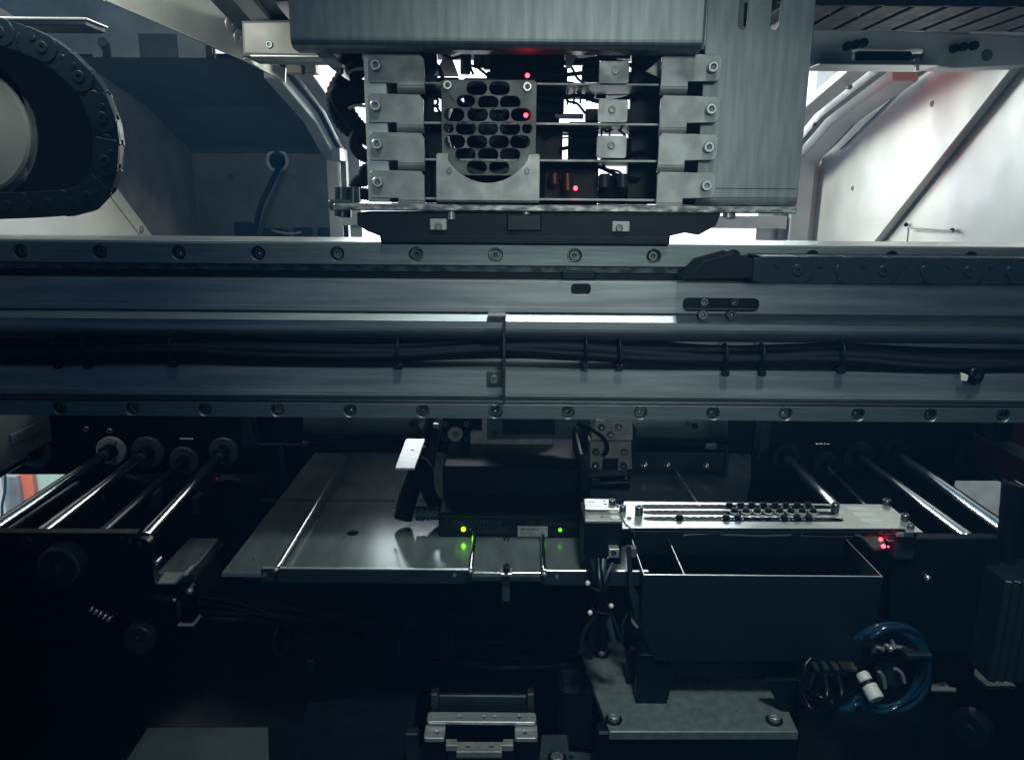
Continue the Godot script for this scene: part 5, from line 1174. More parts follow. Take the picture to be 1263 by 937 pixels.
func rear_blocks() -> void:
	# dim sheet behind, with a rounded belly that catches a little light
	var rs := thing("rear_sheet", Vector3(-0.0336, 1.1155, -0.36), "dim teal metal sheet under the beam behind the laser unit", "sheet")
	var belly := PackedVector2Array()
	for p in arc(Vector2(0.40, 1.1466), 0.03, 90, 270, 14): belly.append(p)
	belly.append_array(poly([Vector2(0.42, belly[belly.size() - 1].y), Vector2(0.42, belly[0].y)]))
	part("belly", Geo.new().plate(belly, -0.36, 0.37, Transform3D(ALONG, Vector3()), [], 0.0005), M.dim_paint, rs)
	part("lower_sheet", Geo.new().box(Vector3(0.0125, 1.1079, -0.3475), Vector3(0.6304, 0.0421, 0.005), 0.0005), M.black, rs)
	part("cord", Geo.new().tube(Geo.smooth([Vector3(-0.3194, 1.1317, -0.335), Vector3(-0.2235, 1.1381, -0.335), Vector3(-0.1175, 1.1412, -0.335), Vector3(-0.0752, 1.1393, -0.335)]), 0.0020, 8), M.rubber, rs)
	part("cord", Geo.new().tube(Geo.smooth([Vector3(0.158, 1.1379, -0.335), Vector3(0.2217, 1.1362, -0.335), Vector3(0.2643, 1.1343, -0.335), Vector3(0.2914, 1.1256, -0.335)]), 0.0020, 8), M.rubber, rs)
	part("fitting", Geo.new().box(Vector3(-0.2744, 1.1327, -0.335), Vector3(0.0148, 0.0044, 0.01), 0.0005).box(Vector3(0.2605, 1.1326, -0.335), Vector3(0.0137, 0.0067, 0.01), 0.0005), M.plated, rs)
	for q in [Vector3(-0.1289, 1.1609, -0.328), Vector3(0.2365, 1.1617, -0.328)]: screw(rs, q, 0.0042, Vector3(0, 0, 1), M.black, 0.002)
	# three dome nuts on a bar
	var bar := thing("nut_bar", Vector3(0.2061, 1.0999, -0.3), "dark bar with three shiny dome nuts right of the bolted block", "bar")
	part("bar", Geo.new().box(Vector3(0.2039, 1.1327, -0.266), Vector3(0.1212, 0.026, 0.008), 0.001), M.dark_plate, bar)
	for q in [Vector3(0.161, 1.133, -0.256), Vector3(0.1884, 1.1332, -0.256), Vector3(0.2355, 1.1326, -0.256)]:
		var nt := part("dome_nut", Geo.new().ball(q, 0.0046, 10), M.chrome, bar)
		part("washer", Geo.new().lathe([Vector2(0.0055, -0.006), Vector2(0.0055, -0.003), Vector2(0, -0.003)], 20, Transform3D(UPRIGHT, q)), M.anodised, nt)
	part("post", Geo.new().box(Vector3(0.2605, 1.1362, -0.2582), Vector3(0.0039, 0.0331, 0.0065), 0.0005), M.anodised, bar)
	# black flange with a pale ring left of the centre, grey frame at the centre
	var fl := thing("black_flange", Vector3(-0.0664, 1.1432, -0.22), "black flange plate with a pale ring and four small screws", "flange")
	part("plate", Geo.new().box(Vector3(-0.0547, 1.1886, -0.2175), Vector3(0.056, 0.0384, 0.015), 0.001), M.black_gloss, fl)
	part("pale_ring", Geo.new().lathe([Vector2(0.0088, 0), Vector2(0.0088, 0.002), Vector2(0.0080, 0.003), Vector2(0.0036, 0.003), Vector2(0.0032, 0.001), Vector2(0, 0.001)], 32, Transform3D(UPRIGHT, Vector3(-0.0639, 1.1859, -0.211))), M.plated, fl)
	for q in [Vector3(-0.0757, 1.1977, -0.21), Vector3(-0.0514, 1.1979, -0.21), Vector3(-0.0759, 1.1799, -0.21), Vector3(-0.0515, 1.1796, -0.21)]: screw(fl, q, 0.0030, Vector3(0, 0, 1), M.screw, 0.002)
	part("leg", Geo.new().box(Vector3(-0.0578, 1.1619, -0.2125), Vector3(0.0147, 0.0165, 0.015), 0.001).box(Vector3(0.0618, 1.1633, -0.2125), Vector3(0.0147, 0.0174, 0.015), 0.001), M.black_gloss, fl)
	var cf := thing("window_bracket", Vector3(0.0129, 1.1615, -0.19), "grey bent frame with a dark window under the middle of the beam", "frame")
	part("bent_sheet", Geo.new().plate(poly([Vector2(-0.0465, 1.1575), Vector2(-0.0463, 1.1901), Vector2(-0.0445, 1.1929), Vector2(-0.0336, 1.193), Vector2(-0.0326, 1.2109), Vector2(0.008, 1.2113), Vector2(0.0464, 1.1851), Vector2(0.047, 1.1573)]), -0.003, 0.0, at_z(-0.20), [], 0.0006), M.plated, cf)
	part("front_frame", Geo.new().plate(poly([Vector2(-0.0266, 1.2232), Vector2(0.0728, 1.224), Vector2(0.0737, 1.1909), Vector2(-0.0266, 1.1891)]), -0.003, 0.0, at_z(-0.18), [poly([Vector2(-0.0098, 1.2206), Vector2(0.0465, 1.2211), Vector2(0.047, 1.1958), Vector2(-0.0097, 1.1953)])], 0.0006), M.anodised, cf)
	part("inner_block", Geo.new().box(Vector3(0.0204, 1.2066, -0.191), Vector3(0.064, 0.0288, 0.01), 0.001), M.black, cf)
	part("inner_glint", Geo.new().box(Vector3(0.0181, 1.2119, -0.1867), Vector3(0.0204, 0.0055, 0.0025), 0.0006), M.dark_plate, cf)  # slightly lighter box put in as a painted glint
	screw(cf, Vector3(-0.0181, 1.1961, -0.18), 0.0028, Vector3(0, 0, 1), M.black, 0.0012)
	# bolted block right of the centre
	var bb := thing("bolted_block", Vector3(0.1143, 1.1452, -0.2), "grey block with seven socket screws and a thin cable beside the laser unit", "block")
	part("upper_plate", Geo.new().plate(poly([Vector2(0.0928, 1.2093), Vector2(0.1338, 1.2096), Vector2(0.1349, 1.1862), Vector2(0.0882, 1.1859), Vector2(0.0878, 1.1962)]), -0.02, 0.0, at_z(-0.19), [], 0.001), M.plated, bb)
	part("lower_plate", Geo.new().plate(poly([Vector2(0.0859, 1.1861), Vector2(0.1323, 1.1864), Vector2(0.1347, 1.1538), Vector2(0.1185, 1.1527), Vector2(0.118, 1.1661), Vector2(0.1018, 1.1659), Vector2(0.1013, 1.1535), Vector2(0.0869, 1.1544)]), -0.02, 0.0, at_z(-0.185), [], 0.001), M.plated, bb)
	part("back_wedge", Geo.new().plate(poly([Vector2(0.1328, 1.2067), Vector2(0.1396, 1.1954), Vector2(0.1371, 1.1493), Vector2(0.1335, 1.1492)]), -0.03, 0.0, at_z(-0.20)), M.black, bb)
	part("window_block", Geo.new().box(Vector3(0.1111, 1.1604, -0.195), Vector3(0.0154, 0.0191, 0.01), 0.001), M.black, bb)
	for q in [Vector3(0.0993, 1.2019, -0.19), Vector3(0.1181, 1.2021, -0.19), Vector3(0.1095, 1.1931, -0.19), Vector3(0.0934, 1.1753, -0.185), Vector3(0.1252, 1.1751, -0.185), Vector3(0.0935, 1.1592, -0.185), Vector3(0.1245, 1.159, -0.185), Vector3(0.0873, 1.2121, -0.19)]: screw(bb, q, 0.0040, Vector3(0, 0, 1), M.screw, 0.004)
	part("cable", Geo.new().tube(Geo.smooth([Vector3(0.0714, 1.2084, -0.18), Vector3(0.087, 1.2027, -0.175), Vector3(0.1011, 1.1928, -0.172), Vector3(0.1042, 1.1808, -0.172), Vector3(0.1003, 1.1735, -0.174)]), 0.0022, 8), M.rubber, bb)
	part("cable", Geo.new().tube(Geo.smooth([Vector3(0.0713, 1.2121, -0.18), Vector3(0.0833, 1.2082, -0.175), Vector3(0.092, 1.2019, -0.172)]), 0.0014, 8), M.anodised, bb)
	var cy := thing("small_cylinder", Vector3(0.1006, 1.1432, -0.16), "short black air cylinder with a pale band under the bolted block", "cylinder")
	part("barrel", Geo.new().rod(Vector3(0.0803, 1.1468, -0.16), Vector3(0.1285, 1.1491, -0.16), 0.0072, 18), M.black_gloss, cy)
	part("band", Geo.new().box(Vector3(0.0899, 1.1485, -0.1535), Vector3(0.0087, 0.0111, 0.005), 0.0008), M.anodised, cy)
	part("bracket", Geo.new().box(Vector3(0.1142, 1.1434, -0.154), Vector3(0.0243, 0.0014, 0.008), 0.0003), M.anodised, cy)
	part("stop_screw", Geo.new().ball(Vector3(0.1228, 1.1554, -0.153), 0.0012, 8), M.bright_screw, cy)

func lettering(called: String, text: String, at: Vector3, high: float, m: Material, parent: Node3D, deep := 0.0004, b := Basis()) -> void:
	var tm := TextMesh.new()
	tm.text = text
	tm.font_size = 16
	tm.pixel_size = high / 11.6
	tm.depth = deep
	tm.horizontal_alignment = HORIZONTAL_ALIGNMENT_LEFT
	tm.vertical_alignment = VERTICAL_ALIGNMENT_CENTER
	var f := SystemFont.new()
	f.font_names = PackedStringArray(["Droid Sans"])
	tm.font = f
	copy(called, tm, m, parent, Transform3D(b, at + Vector3(0, high * 0.35, 0)))

func nozzle_station() -> void:
	var Y := 1.17
	var n := thing("nozzle_rack", Vector3(0.219, 1.17, 0.0007), "pale metal nozzle rack plate with three scalloped slots", "rack")
	var holes := []
	for s in [[Vector2(0.1215, 0.0429), Vector2(0.2946, 0.0454)], [Vector2(0.1252, 0.0295), Vector2(0.2912, 0.0313)], [Vector2(0.1236, 0.0155), Vector2(0.2927, 0.017)]]:
		var a: Vector2 = s[0]
		var b: Vector2 = s[1]
		var k := 22
		var q := PackedVector2Array()
		var low := []
		var high := []
		for i in range(0, k * 4 + 1):
			var u := float(i) / (k * 4)
			var r := 0.0048 + 0.0006 * absf(sin(u * k * PI)) if u > 0.02 and u < 0.96 else 0.0042
			if u > 0.80: r = lerpf(r, 0.0046, 0.8)
			var p := a.lerp(b, u)
			low.append(p + Vector2(0, -r)); high.append(p + Vector2(0, r))
		for p in low: q.append(p)
		for p in arc(b, 0.0042, -70, 70, 5): q.append(p + Vector2(0.001, 0))
		high.reverse()
		for p in high: q.append(p)
		for p in arc(a, 0.0042, 110, 250, 5): q.append(p - Vector2(0.001, 0))
		holes.append(q)
	var outline := poly([Vector2(0.1041, -0.0037), Vector2(0.1009, 0.0038), Vector2(0.0993, 0.0285), Vector2(0.1067, 0.0551), Vector2(0.3545, 0.0523), Vector2(0.3558, -0.0081), Vector2(0.3409, -0.0084), Vector2(0.344, -0.0009)])
	part("plate", Geo.new().plate(outline, -0.0007, 0.0, flat(Y), holes, 0.0002), M.bright_aluminium, n)
	part("lower_plate", Geo.new().plate(poly([Vector2(0.1041, -0.0034), Vector2(0.3212, -0.0013), Vector2(0.3406, 0.052), Vector2(0.1096, 0.0542)]), -0.0058, -0.0036, flat(Y), [], 0.0003), M.black, n)
	part("front_bar", Geo.new().box(Vector3((0.1042 + 0.3251) / 2, Y - 0.0043, 0.0009 - 0.003), Vector3(0.3251 - 0.1042, 0.0036, 0.004), 0.0005), M.anodised, n)
	for q in [[Vector3(0.1154, 1.17, -0.0233), 0.0036, 0.0085], [Vector3(0.2968, 1.17, -0.0342), 0.0036, 0.0085], [Vector3(0.3529, 1.17, -0.0523), 0.0038, 0.005], [Vector3(0.3518, 1.17, -0.0163), 0.0036, 0.006], [Vector3(0.3478, 1.17, 0.0017), 0.0032, 0.0045], [Vector3(0.1056, 1.17, -0.016), 0.002, 0.001]]:
		screw(n, q[0], q[1], Vector3(0, 1, 0), M.screw, q[2])
	var lab := 0
	for q in [[Vector3(0.3226, 1.17, -0.042), Vector3(0.0211, 0.0006, 0.0065)], [Vector3(0.3219, 1.17, -0.0287), Vector3(0.0207, 0.0006, 0.0062)], [Vector3(0.3211, 1.17, -0.0149), Vector3(0.0196, 0.0006, 0.0064)]]:
		pass
	part("label", Geo.new().box(Vector3(0.3218, 1.17, -0.042), Vector3(0.0196, 0.0006, 0.0065), 0.0001), M.white_plastic, n)
	part("label", Geo.new().box(Vector3(0.3219, 1.17, -0.0287), Vector3(0.0192, 0.0006, 0.0062), 0.0001), M.white_plastic, n)
	part("label", Geo.new().box(Vector3(0.3215, 1.17, -0.0149), Vector3(0.0189, 0.0006, 0.0064), 0.0001), M.white_plastic, n)
	part("end_step", Geo.new().box(Vector3(0.3452, 1.1635, -0.0048), Vector3(0.015, 0.004, 0.0101), 0.0005), M.bright_aluminium, n)
	part("end_leg", Geo.new().box(Vector3(0.3492, 1.1511, -0.012), Vector3(0.0179, 0.0264, 0.016), 0.001), M.dark_plate, n)
	# nozzles: build one, copy it along the rows
	var body := Geo.new().lathe([Vector2(0.0030, -0.006), Vector2(0.0030, 0.0012), Vector2(0.0042, 0.0016), Vector2(0.0042, 0.0034), Vector2(0.0031, 0.0040), Vector2(0.0031, 0.0062), Vector2(0.0026, 0.0068), Vector2(0.0016, 0.0068), Vector2(0.0014, 0.0058), Vector2(0, 0.0058)], 18).mesh()
	var collar := Geo.new().lathe([Vector2(0.0043, -0.0004), Vector2(0.0046, 0.0002), Vector2(0.0046, 0.0010), Vector2(0.0043, 0.0014)], 18).mesh()
	var ears := Geo.new().lathe([Vector2(0.0008, 0), Vector2(0.0011, 0.0006), Vector2(0.0010, 0.0014), Vector2(0, 0.0016)], 8, Transform3D(UPRIGHT, Vector3(-0.0046, -0.003, 0.0006))).lathe([Vector2(0.0008, 0), Vector2(0.0011, 0.0006), Vector2(0.0010, 0.0014), Vector2(0, 0.0016)], 8, Transform3D(UPRIGHT, Vector3(0.0046, -0.003, 0.0006))).mesh()
	var ord := ["first", "second", "third", "fourth", "fifth", "sixth", "seventh", "eighth", "ninth", "tenth", "eleventh"]
	var rows := [[[899.6, 913.5, 927.4, 941.7, 955.8, 969, 983.4, 996.9], "rear"], [[906, 920, 934, 947.7, 961.6, 975.5, 989.4, 1003], "middle"], [[838, 895.5, 910, 967, 983, 997], "front"]]
	var rear0: Vector3 = Vector3(0.1215, 1.17, -0.0429); var rear1: Vector3 = Vector3(0.2946, 1.17, -0.0454)
	var mid0: Vector3 = Vector3(0.1252, 1.17, -0.0295); var mid1: Vector3 = Vector3(0.2912, 1.17, -0.0313)
	var front0: Vector3 = Vector3(0.1236, 1.17, -0.0155); var front1: Vector3 = Vector3(0.2927, 1.17, -0.017)
	var ends := [[rear0, rear1, 792.0, 1021.0], [mid0, mid1, 800.0, 1024.0], [front0, front1, 801.0, 1034.0]]
	for r in 3:
		var xs: Array = rows[r][0]
		for i in xs.size():
			var p: Vector3 = ends[r][0].lerp(ends[r][1], (xs[i] - ends[r][2]) / (ends[r][3] - ends[r][2]))
			var o := thing("nozzle", p, "%s black nozzle from the left in the %s slot of the rack" % [ord[i], rows[r][1]], "nozzle", "nozzles standing in the rack")
			var t := Transform3D(FLAT, p)
			t = t.scaled_local(Vector3(0.86, 0.86, 0.62))
			copy("nozzle_body", body, M.black_gloss, o, t)
			if r == 1: copy("pale_collar", collar, M.white_plastic, o, t)
			if r == 2 or i % 2: copy("ears", ears, M.bright_screw, o, t)
	# block at the left end of the rack
	var b := thing("changer_block", Vector3(0.0812, 1.1272, -0.005), "black changer block with a bright drilled top plate left of the nozzle rack", "block")
	part("rear_plate", Geo.new().plate(poly([Vector2(0.0673, 0.0263), Vector2(0.0972, 0.0251), Vector2(0.0958, 0.0315), Vector2(0.0936, 0.0371), Vector2(0.0919, 0.0477), Vector2(0.0678, 0.0491)]), -0.002, 0.0, flat(1.175), [circle(Vector2(0.0864, 0.0427), 0.0012, 10), circle(Vector2(0.0864, 0.036), 0.0014, 10), circle(Vector2(0.0866, 0.0289), 0.0007, 8)], 0.0003), M.bright_aluminium, b)
	part("front_plate", Geo.new().plate(poly([Vector2(0.0655, 0.0055), Vector2(0.0976, 0.0061), Vector2(0.0976, 0.033), Vector2(0.0681, 0.0343)]), -0.002, 0.0, flat(1.172), [circle(Vector2(0.07, 0.0269), 0.0013, 10), circle(Vector2(0.0811, 0.0146), 0.0017, 10), circle(Vector2(0.0748, 0.0207), 0.0006, 8), circle(Vector2(0.0691, 0.0134), 0.0006, 8), circle(Vector2(0.0814, 0.0272), 0.0006, 8)], 0.0003), M.plated, b)
	part("side_plate", Geo.new().plate(poly([Vector2(0.0975, -0.0005), Vector2(0.1088, -0.0003), Vector2(0.1117, 0.0475), Vector2(0.0969, 0.0501), Vector2(0.0976, 0.0321)]), -0.002, 0.0, flat(1.1685), [], 0.0003), M.bright_aluminium, b)
	part("body", Geo.new().box(Vector3(0.0813, 1.1513, -0.027), Vector3(0.0336, 0.0408, 0.046), 0.001), M.black, b)
	part("shelf", Geo.new().plate(poly([Vector2(0.0986, 1.1678), Vector2(0.1079, 1.1679), Vector2(0.1089, 1.146), Vector2(0.0996, 1.1444)]), -0.03, 0.0, at_z(-0.012)), M.black, b)
	part("lug", Geo.new().box(Vector3(0.0906, 1.1455, -0.001), Vector3(0.0092, 0.0085, 0.01), 0.0006), M.plated, b)
	screw(b, Vector3(0.0902, 1.1463, 0.004), 0.0022, Vector3(0, 0, 1), M.black, 0.001)
	part("lug_base", Geo.new().box(Vector3(0.0902, 1.1388, -0.0025), Vector3(0.0121, 0.0054, 0.011), 0.001), M.black_gloss, b)
	part("lug", Geo.new().box(Vector3(0.1122, 1.1336, -0.025), Vector3(0.0059, 0.0084, 0.01), 0.0006), M.plated, b)
	part("lug_base", Geo.new().box(Vector3(0.1121, 1.1266, -0.025), Vector3(0.0066, 0.0073, 0.01), 0.001), M.black_gloss, b)
	for q in [[Vector3(0.0928, 1.175, -0.0371), 0.0032, 0.004], [Vector3(0.0955, 1.173, -0.0344), 0.0034, 0.002], [Vector3(0.102, 1.1685, -0.032), 0.0031, 0.007]]: screw(b, q[0], q[1], Vector3(0, 1, 0), M.screw, q[2])
	for q in [Vector3(0.0927, 1.172, -0.0265), Vector3(0.0923, 1.172, -0.0121)]:
		part("washer", Geo.new().lathe([Vector2(0.0044, 0), Vector2(0.0042, 0.0008), Vector2(0.0012, 0.0008), Vector2(0.0011, 0.0001), Vector2(0, 0.0001)], 24, Transform3D(FLAT, q)), M.white_paint, b)
	lettering("mark", "A12", Vector3(0.0714, 1.1751, -0.0393), 0.0022, M.ink, b, 0.0002, FLAT)
	# red sensor under the right end
	var s := thing("red_sensor", Vector3(0.3295, 1.1442, -0.01), "small sensor glowing red under the right end of the nozzle rack", "sensor")
	part("board", Geo.new().box(Vector3(0.3444, 1.1335, -0.0463), Vector3(0.0174, 0.003, 0.028), 0.0004), M.plated, s)
	part("housing", Geo.new().box(Vector3(0.3286, 1.154, -0.03), Vector3(0.0219, 0.004, 0.02), 0.0008), M.black_gloss, s)
	for q in [[Vector3(0.3364, 1.1609, -0.013), Vector3(0.0072, 0.0018, 0.014)], [Vector3(0.3372, 1.1578, -0.013), Vector3(0.0079, 0.0018, 0.014)], [Vector3(0.3383, 1.154, -0.013), Vector3(0.0079, 0.0016, 0.014)]]: pass
	part("fin", Geo.new().box(Vector3(0.336, 1.1612, -0.013), Vector3(0.0079, 0.0017, 0.014), 0.0003), M.plated, s)
	part("fin", Geo.new().box(Vector3(0.3371, 1.1582, -0.013), Vector3(0.0079, 0.0015, 0.014), 0.0003), M.plated, s)
	part("fin", Geo.new().box(Vector3(0.3382, 1.1548, -0.013), Vector3(0.0079, 0.0016, 0.014), 0.0003), M.plated, s)
	for q in [[Vector3(0.3308, 1.1534, -0.012), 0.0017], [Vector3(0.3317, 1.1487, -0.008), 0.0019], [Vector3(0.336, 1.1483, -0.008), 0.0008]]:
		part("led", Geo.new().ball(q[0], q[1], 8), M.red_led, s)
	omni("red_sensor_light", Vector3(0.3259, 1.1558, -0.002), 0.00012, Color(1, 0.04, 0.1))

func bin() -> void:
	# open waste bin of folded sheet with a divider and a stepped rear rim
	var b := thing("waste_bin", Vector3(0.2338, 1.0272, -0.02), "large black open waste bin with a divider under the nozzle rack", "bin")
	var zf := 0.0135
	var zb := -0.0645
	var Y := 1.13
	var yb := 1.047
	var xl: float = 0.1155
	var xr: float = 0.3234
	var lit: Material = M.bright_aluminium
	var th := 0.0010
	part("front_sheet", Geo.new().plate(poly([Vector2(xl, Y), Vector2(xl, yb + 0.03), Vector2(xl + 0.014, yb), Vector2(xr - 0.001, yb), Vector2(xr, Y)]), zf - th, zf, Transform3D(), [], 0.0001), M.bin_paint, b)
	part("left_sheet", Geo.new().box(Vector3(xl + th / 2, (Y + yb + 0.03) / 2, (zf + zb) / 2), Vector3(th, Y - yb - 0.03, zf - zb - 2 * th), 0.0001), M.bin_paint, b)
	part("right_sheet", Geo.new().box(Vector3(xr - th / 2, (Y + yb) / 2, (zf + zb) / 2), Vector3(th, Y - yb, zf - zb - 2 * th), 0.0001), M.bin_inside, b)
	part("floor_sheet", Geo.new().box(Vector3((xl + xr) / 2, yb + 0.004, (zf + zb) / 2), Vector3(xr - xl - 0.004, th, zf - zb - 2 * th), 0.0001), M.bin_paint, b)
	var rim := PackedVector2Array([Vector2(xl, yb + 0.02), Vector2(xr, yb + 0.02), Vector2(0.3305, 1.132), Vector2(0.282, 1.1311), Vector2(0.2785, 1.1353), Vector2(0.273, 1.1353), Vector2(0.2694, 1.1323), Vector2(0.2428, 1.1312), Vector2(0.206, 1.1322), Vector2(0.2004, 1.1338), Vector2(0.1707, 1.1319), Vector2(0.1669, 1.131), Vector2(0.1659, 1.1344), Vector2(0.1213, 1.1348), Vector2(0.1191, 1.131)])
	part("rear_sheet", Geo.new().plate(rim, zb, zb + th, Transform3D(), [], 0.0001), M.bin_inside, b)
	var xd: float = 0.1523
	part("divider", Geo.new().box(Vector3(xd, (Y + yb) / 2 - 0.0005, (zf + zb) / 2), Vector3(th, Y - yb - 0.004, zf - zb - 2 * th), 0.0001), M.bin_paint, b)
	# bright strips along the top edges, their light put into the metal colour
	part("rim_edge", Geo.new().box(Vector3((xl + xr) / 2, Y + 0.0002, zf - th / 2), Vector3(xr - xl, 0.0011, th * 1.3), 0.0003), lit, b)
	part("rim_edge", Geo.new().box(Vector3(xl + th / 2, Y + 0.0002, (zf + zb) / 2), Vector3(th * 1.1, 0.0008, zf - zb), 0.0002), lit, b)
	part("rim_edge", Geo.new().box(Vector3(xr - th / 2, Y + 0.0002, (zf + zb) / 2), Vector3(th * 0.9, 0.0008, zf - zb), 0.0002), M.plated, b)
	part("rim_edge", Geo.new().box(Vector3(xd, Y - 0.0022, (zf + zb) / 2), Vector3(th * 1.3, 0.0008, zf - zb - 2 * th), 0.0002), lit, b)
	var re := Geo.new()
	for i in range(3, rim.size() - 1):
		var p := Vector3(rim[i].x, rim[i].y + 0.0004, zb + th / 2)
		var q := Vector3(rim[i + 1].x, rim[i + 1].y + 0.0004, zb + th / 2)
		re.rod(p, q, 0.0009, 8, 0.0001)
	part("rear_rim", re, lit, b)
	part("rim_edge", Geo.new().box(Vector3((0.282 + 0.3305) / 2, 1.1317 + 0.0002, zb + th / 2), Vector3(0.3305 - 0.282, 0.0006, th), 0.0002), M.plated, b)

func lower() -> void:
	# angle base that carries the bin
	var Y := 1.0
	var b := thing("base_bracket", Vector3(0.1556, 1, 0.0472), "dark painted base bracket with three hex screws under the waste bin", "bracket")
	part("foot_plate", Geo.new().plate(poly([Vector2(0.0868, -0.048), Vector2(0.2506, -0.0461), Vector2(0.2537, 0.0269), Vector2(0.1356, 0.0409), Vector2(0.1147, 0.091), Vector2(0.0733, 0.0904), Vector2(0.0723, 0.0589)]), -0.008, 0.0, flat(Y), [], 0.0008), M.cast_plate, b)
	part("front_face", Geo.new().box(Vector3(0.1648, 0.9735, 0.0375), Vector3(0.1774, 0.0464, 0.015), 0.002), M.black, b)
	part("upright", Geo.new().box(Vector3(0.1898, 1.0261, -0.021), Vector3(0.1586, 0.0324, 0.018), 0.002), M.black, b)
	part("upright_rib", Geo.new().plate(poly([Vector2(0.1157, 1.0802), Vector2(0.1487, 1.0315), Vector2(0.1388, 0.9705), Vector2(0.1149, 0.9703)]), -0.012, 0.0, at_z(0.01)), M.black, b)
	part("side_rib", Geo.new().plate(poly([Vector2(0.2274, 1.0326), Vector2(0.2569, 1.0328), Vector2(0.2622, 0.9778), Vector2(0.2571, 0.9778)]), -0.004, 0.0, at_z(0.02)), M.black, b)
	for q in [[Vector3(0.0921, 1, 0.0333), 0.0052], [Vector3(0.234, 1, 0.0327), 0.0052], [Vector3(0.0925, 1, -0.0661), 0.0050]]:
		var s := screw(b, q[0], q[1], Vector3(0, 1, 0), M.bright_screw, 0.006)
		part("washer", Geo.new().lathe([Vector2(0.0075, 0), Vector2(0.0075, 0.0012), Vector2(0.005, 0.0012)], 24, Transform3D(FLAT, q[0] + Vector3(0, 0.0003, 0))), M.black, b)
	# loom under the changer block with white tie heads
	var w := thing("tied_loom", Vector3(0.0803, 1.0637, 0.01), "twisted dark wire loom with three white tie heads below the changer block", "cable")
	for q in [[[Vector3(0.0717, 1.1375, 0), Vector3(0.0755, 1.1225, 0.01), Vector3(0.0802, 1.1033, 0.012), Vector3(0.0779, 1.0875, 0.012), Vector3(0.0744, 1.0677, 0.01), Vector3(0.0707, 1.0473, 0.01)], 0.0040, "rubber"], [[Vector3(0.0817, 1.1376, 0), Vector3(0.0794, 1.1226, 0.013), Vector3(0.0828, 1.1021, 0.014), Vector3(0.0865, 1.0851, 0.012), Vector3(0.0919, 1.0638, 0.01)], 0.0034, "anodised"], [[Vector3(0.0774, 1.1376, 0), Vector3(0.0776, 1.1227, 0.016), Vector3(0.0817, 1.1046, 0.017), Vector3(0.0803, 1.0867, 0.016), Vector3(0.0808, 1.0582, 0.014)], 0.0040, "black_gloss"], [[Vector3(0.0911, 1.1361, 0), Vector3(0.0854, 1.1293, 0.008), Vector3(0.081, 1.119, 0.012)], 0.0016, "anodised"], [[Vector3(0.0757, 1.089, 0.012), Vector3(0.0681, 1.0794, 0.012), Vector3(0.0644, 1.0636, 0.01), Vector3(0.0633, 1.0506, 0.01)], 0.0018, "dark_plate"], [[Vector3(0.0876, 1.0955, 0.012), Vector3(0.0939, 1.0796, 0.012), Vector3(0.0995, 1.0652, 0.012), Vector3(0.0996, 1.0797, 0.012), Vector3(0.1027, 1.0916, 0.012)], 0.0012, "dark_plate"]]:
		part("wire", Geo.new().tube(Geo.smooth(q[0], 8), q[1], 10), M[q[2]], w)
	for q in [Vector3(0.0671, 1.1234, 0.016), Vector3(0.088, 1.1029, 0.018), Vector3(0.0698, 1.0961, 0.018)]:
		part("tie_head", Geo.new().box(q, Vector3(0.0040, 0.0042, 0.0040), 0.0012), M.white_plastic, w)
	for q in [Vector3(0.0768, 1.1197, 0.012), Vector3(0.0802, 1.0984, 0.013)]:
		part("tie_band", Geo.new().ring(q, Vector3(0.1, 1, 0.1), 0.0085, 0.0009, 20), M.black, w)
	var fl := thing("fluted_shield", Vector3(0.1063, 1.0983, 0), "thin dark shield plate beside the left edge of the bin", "plate")
	part("sheet", Geo.new().plate(poly([Vector2(0.1012, 1.1518), Vector2(0.1054, 1.1518), Vector2(0.1092, 1.1143), Vector2(0.1181, 1.0944), Vector2(0.1222, 1.0701), Vector2(0.1148, 1.0725), Vector2(0.106, 1.1063)]), -0.003, 0.0, at_z(0.002)), M.dark_plate, fl)
	part("edge", Geo.new().plate(poly([Vector2(0.1082, 1.0841), Vector2(0.1152, 1.0745), Vector2(0.1138, 1.0733), Vector2(0.1085, 1.0793)]), -0.002, 0.0, at_z(0.006)), M.bright_aluminium, fl)
	# lower middle: cables lying in the dark
	var lc := thing("floor_cables", Vector3(-0.1606, 0.96, -0.1343), "dim bundle of cables lying in the dark below the deck", "cables")
	for k in 9:
		var pts := []
		for i in 9:
			pts.append(Vector3(-0.3824, 0.98, -0.1858).lerp(Vector3(0.0905, 0.98, -0.095), i / 8.0) + Vector3(0, 0.006 * sin(i * 1.7 + k), 0.018 * sin(i * 0.8 + k * 1.3) + (k - 4) * 0.006))
		part("cable", Geo.new().tube(Geo.smooth(pts, 6), 0.0028 + 0.0003 * (k % 3), 8), M.chain_plastic if k % 3 == 0 else M.rubber, lc)
	for q in [Vector3(-0.2442, 0.985, -0.1096), Vector3(-0.1122, 0.985, -0.1009), Vector3(-0.0579, 0.985, -0.1076)]: part("tie", Geo.new().ring(q, Vector3(1, 0.1, 0.2), 0.016, 0.0012, 20), M.dark_plate, lc)
	part("wire_tag", Geo.new().box(Vector3(-0.1769, 1.042, 0.019), Vector3(0.0065, 0.0114, 0.002), 0.0006, Transform3D()), M.casting, lc)
	var bc := thing("bench_plate", Vector3(-0.2353, 0.93, -0.022), "dim grey-green flat plate at the bottom left", "plate")
	part("sheet", Geo.new().plate(poly([Vector2(-0.3606, -0.012), Vector2(-0.3613, 0.0416), Vector2(-0.2422, 0.0441), Vector2(-0.2237, -0.0105)]), -0.004, 0.0, flat(0.93), [], 0.0006), M.dim_paint, bc)
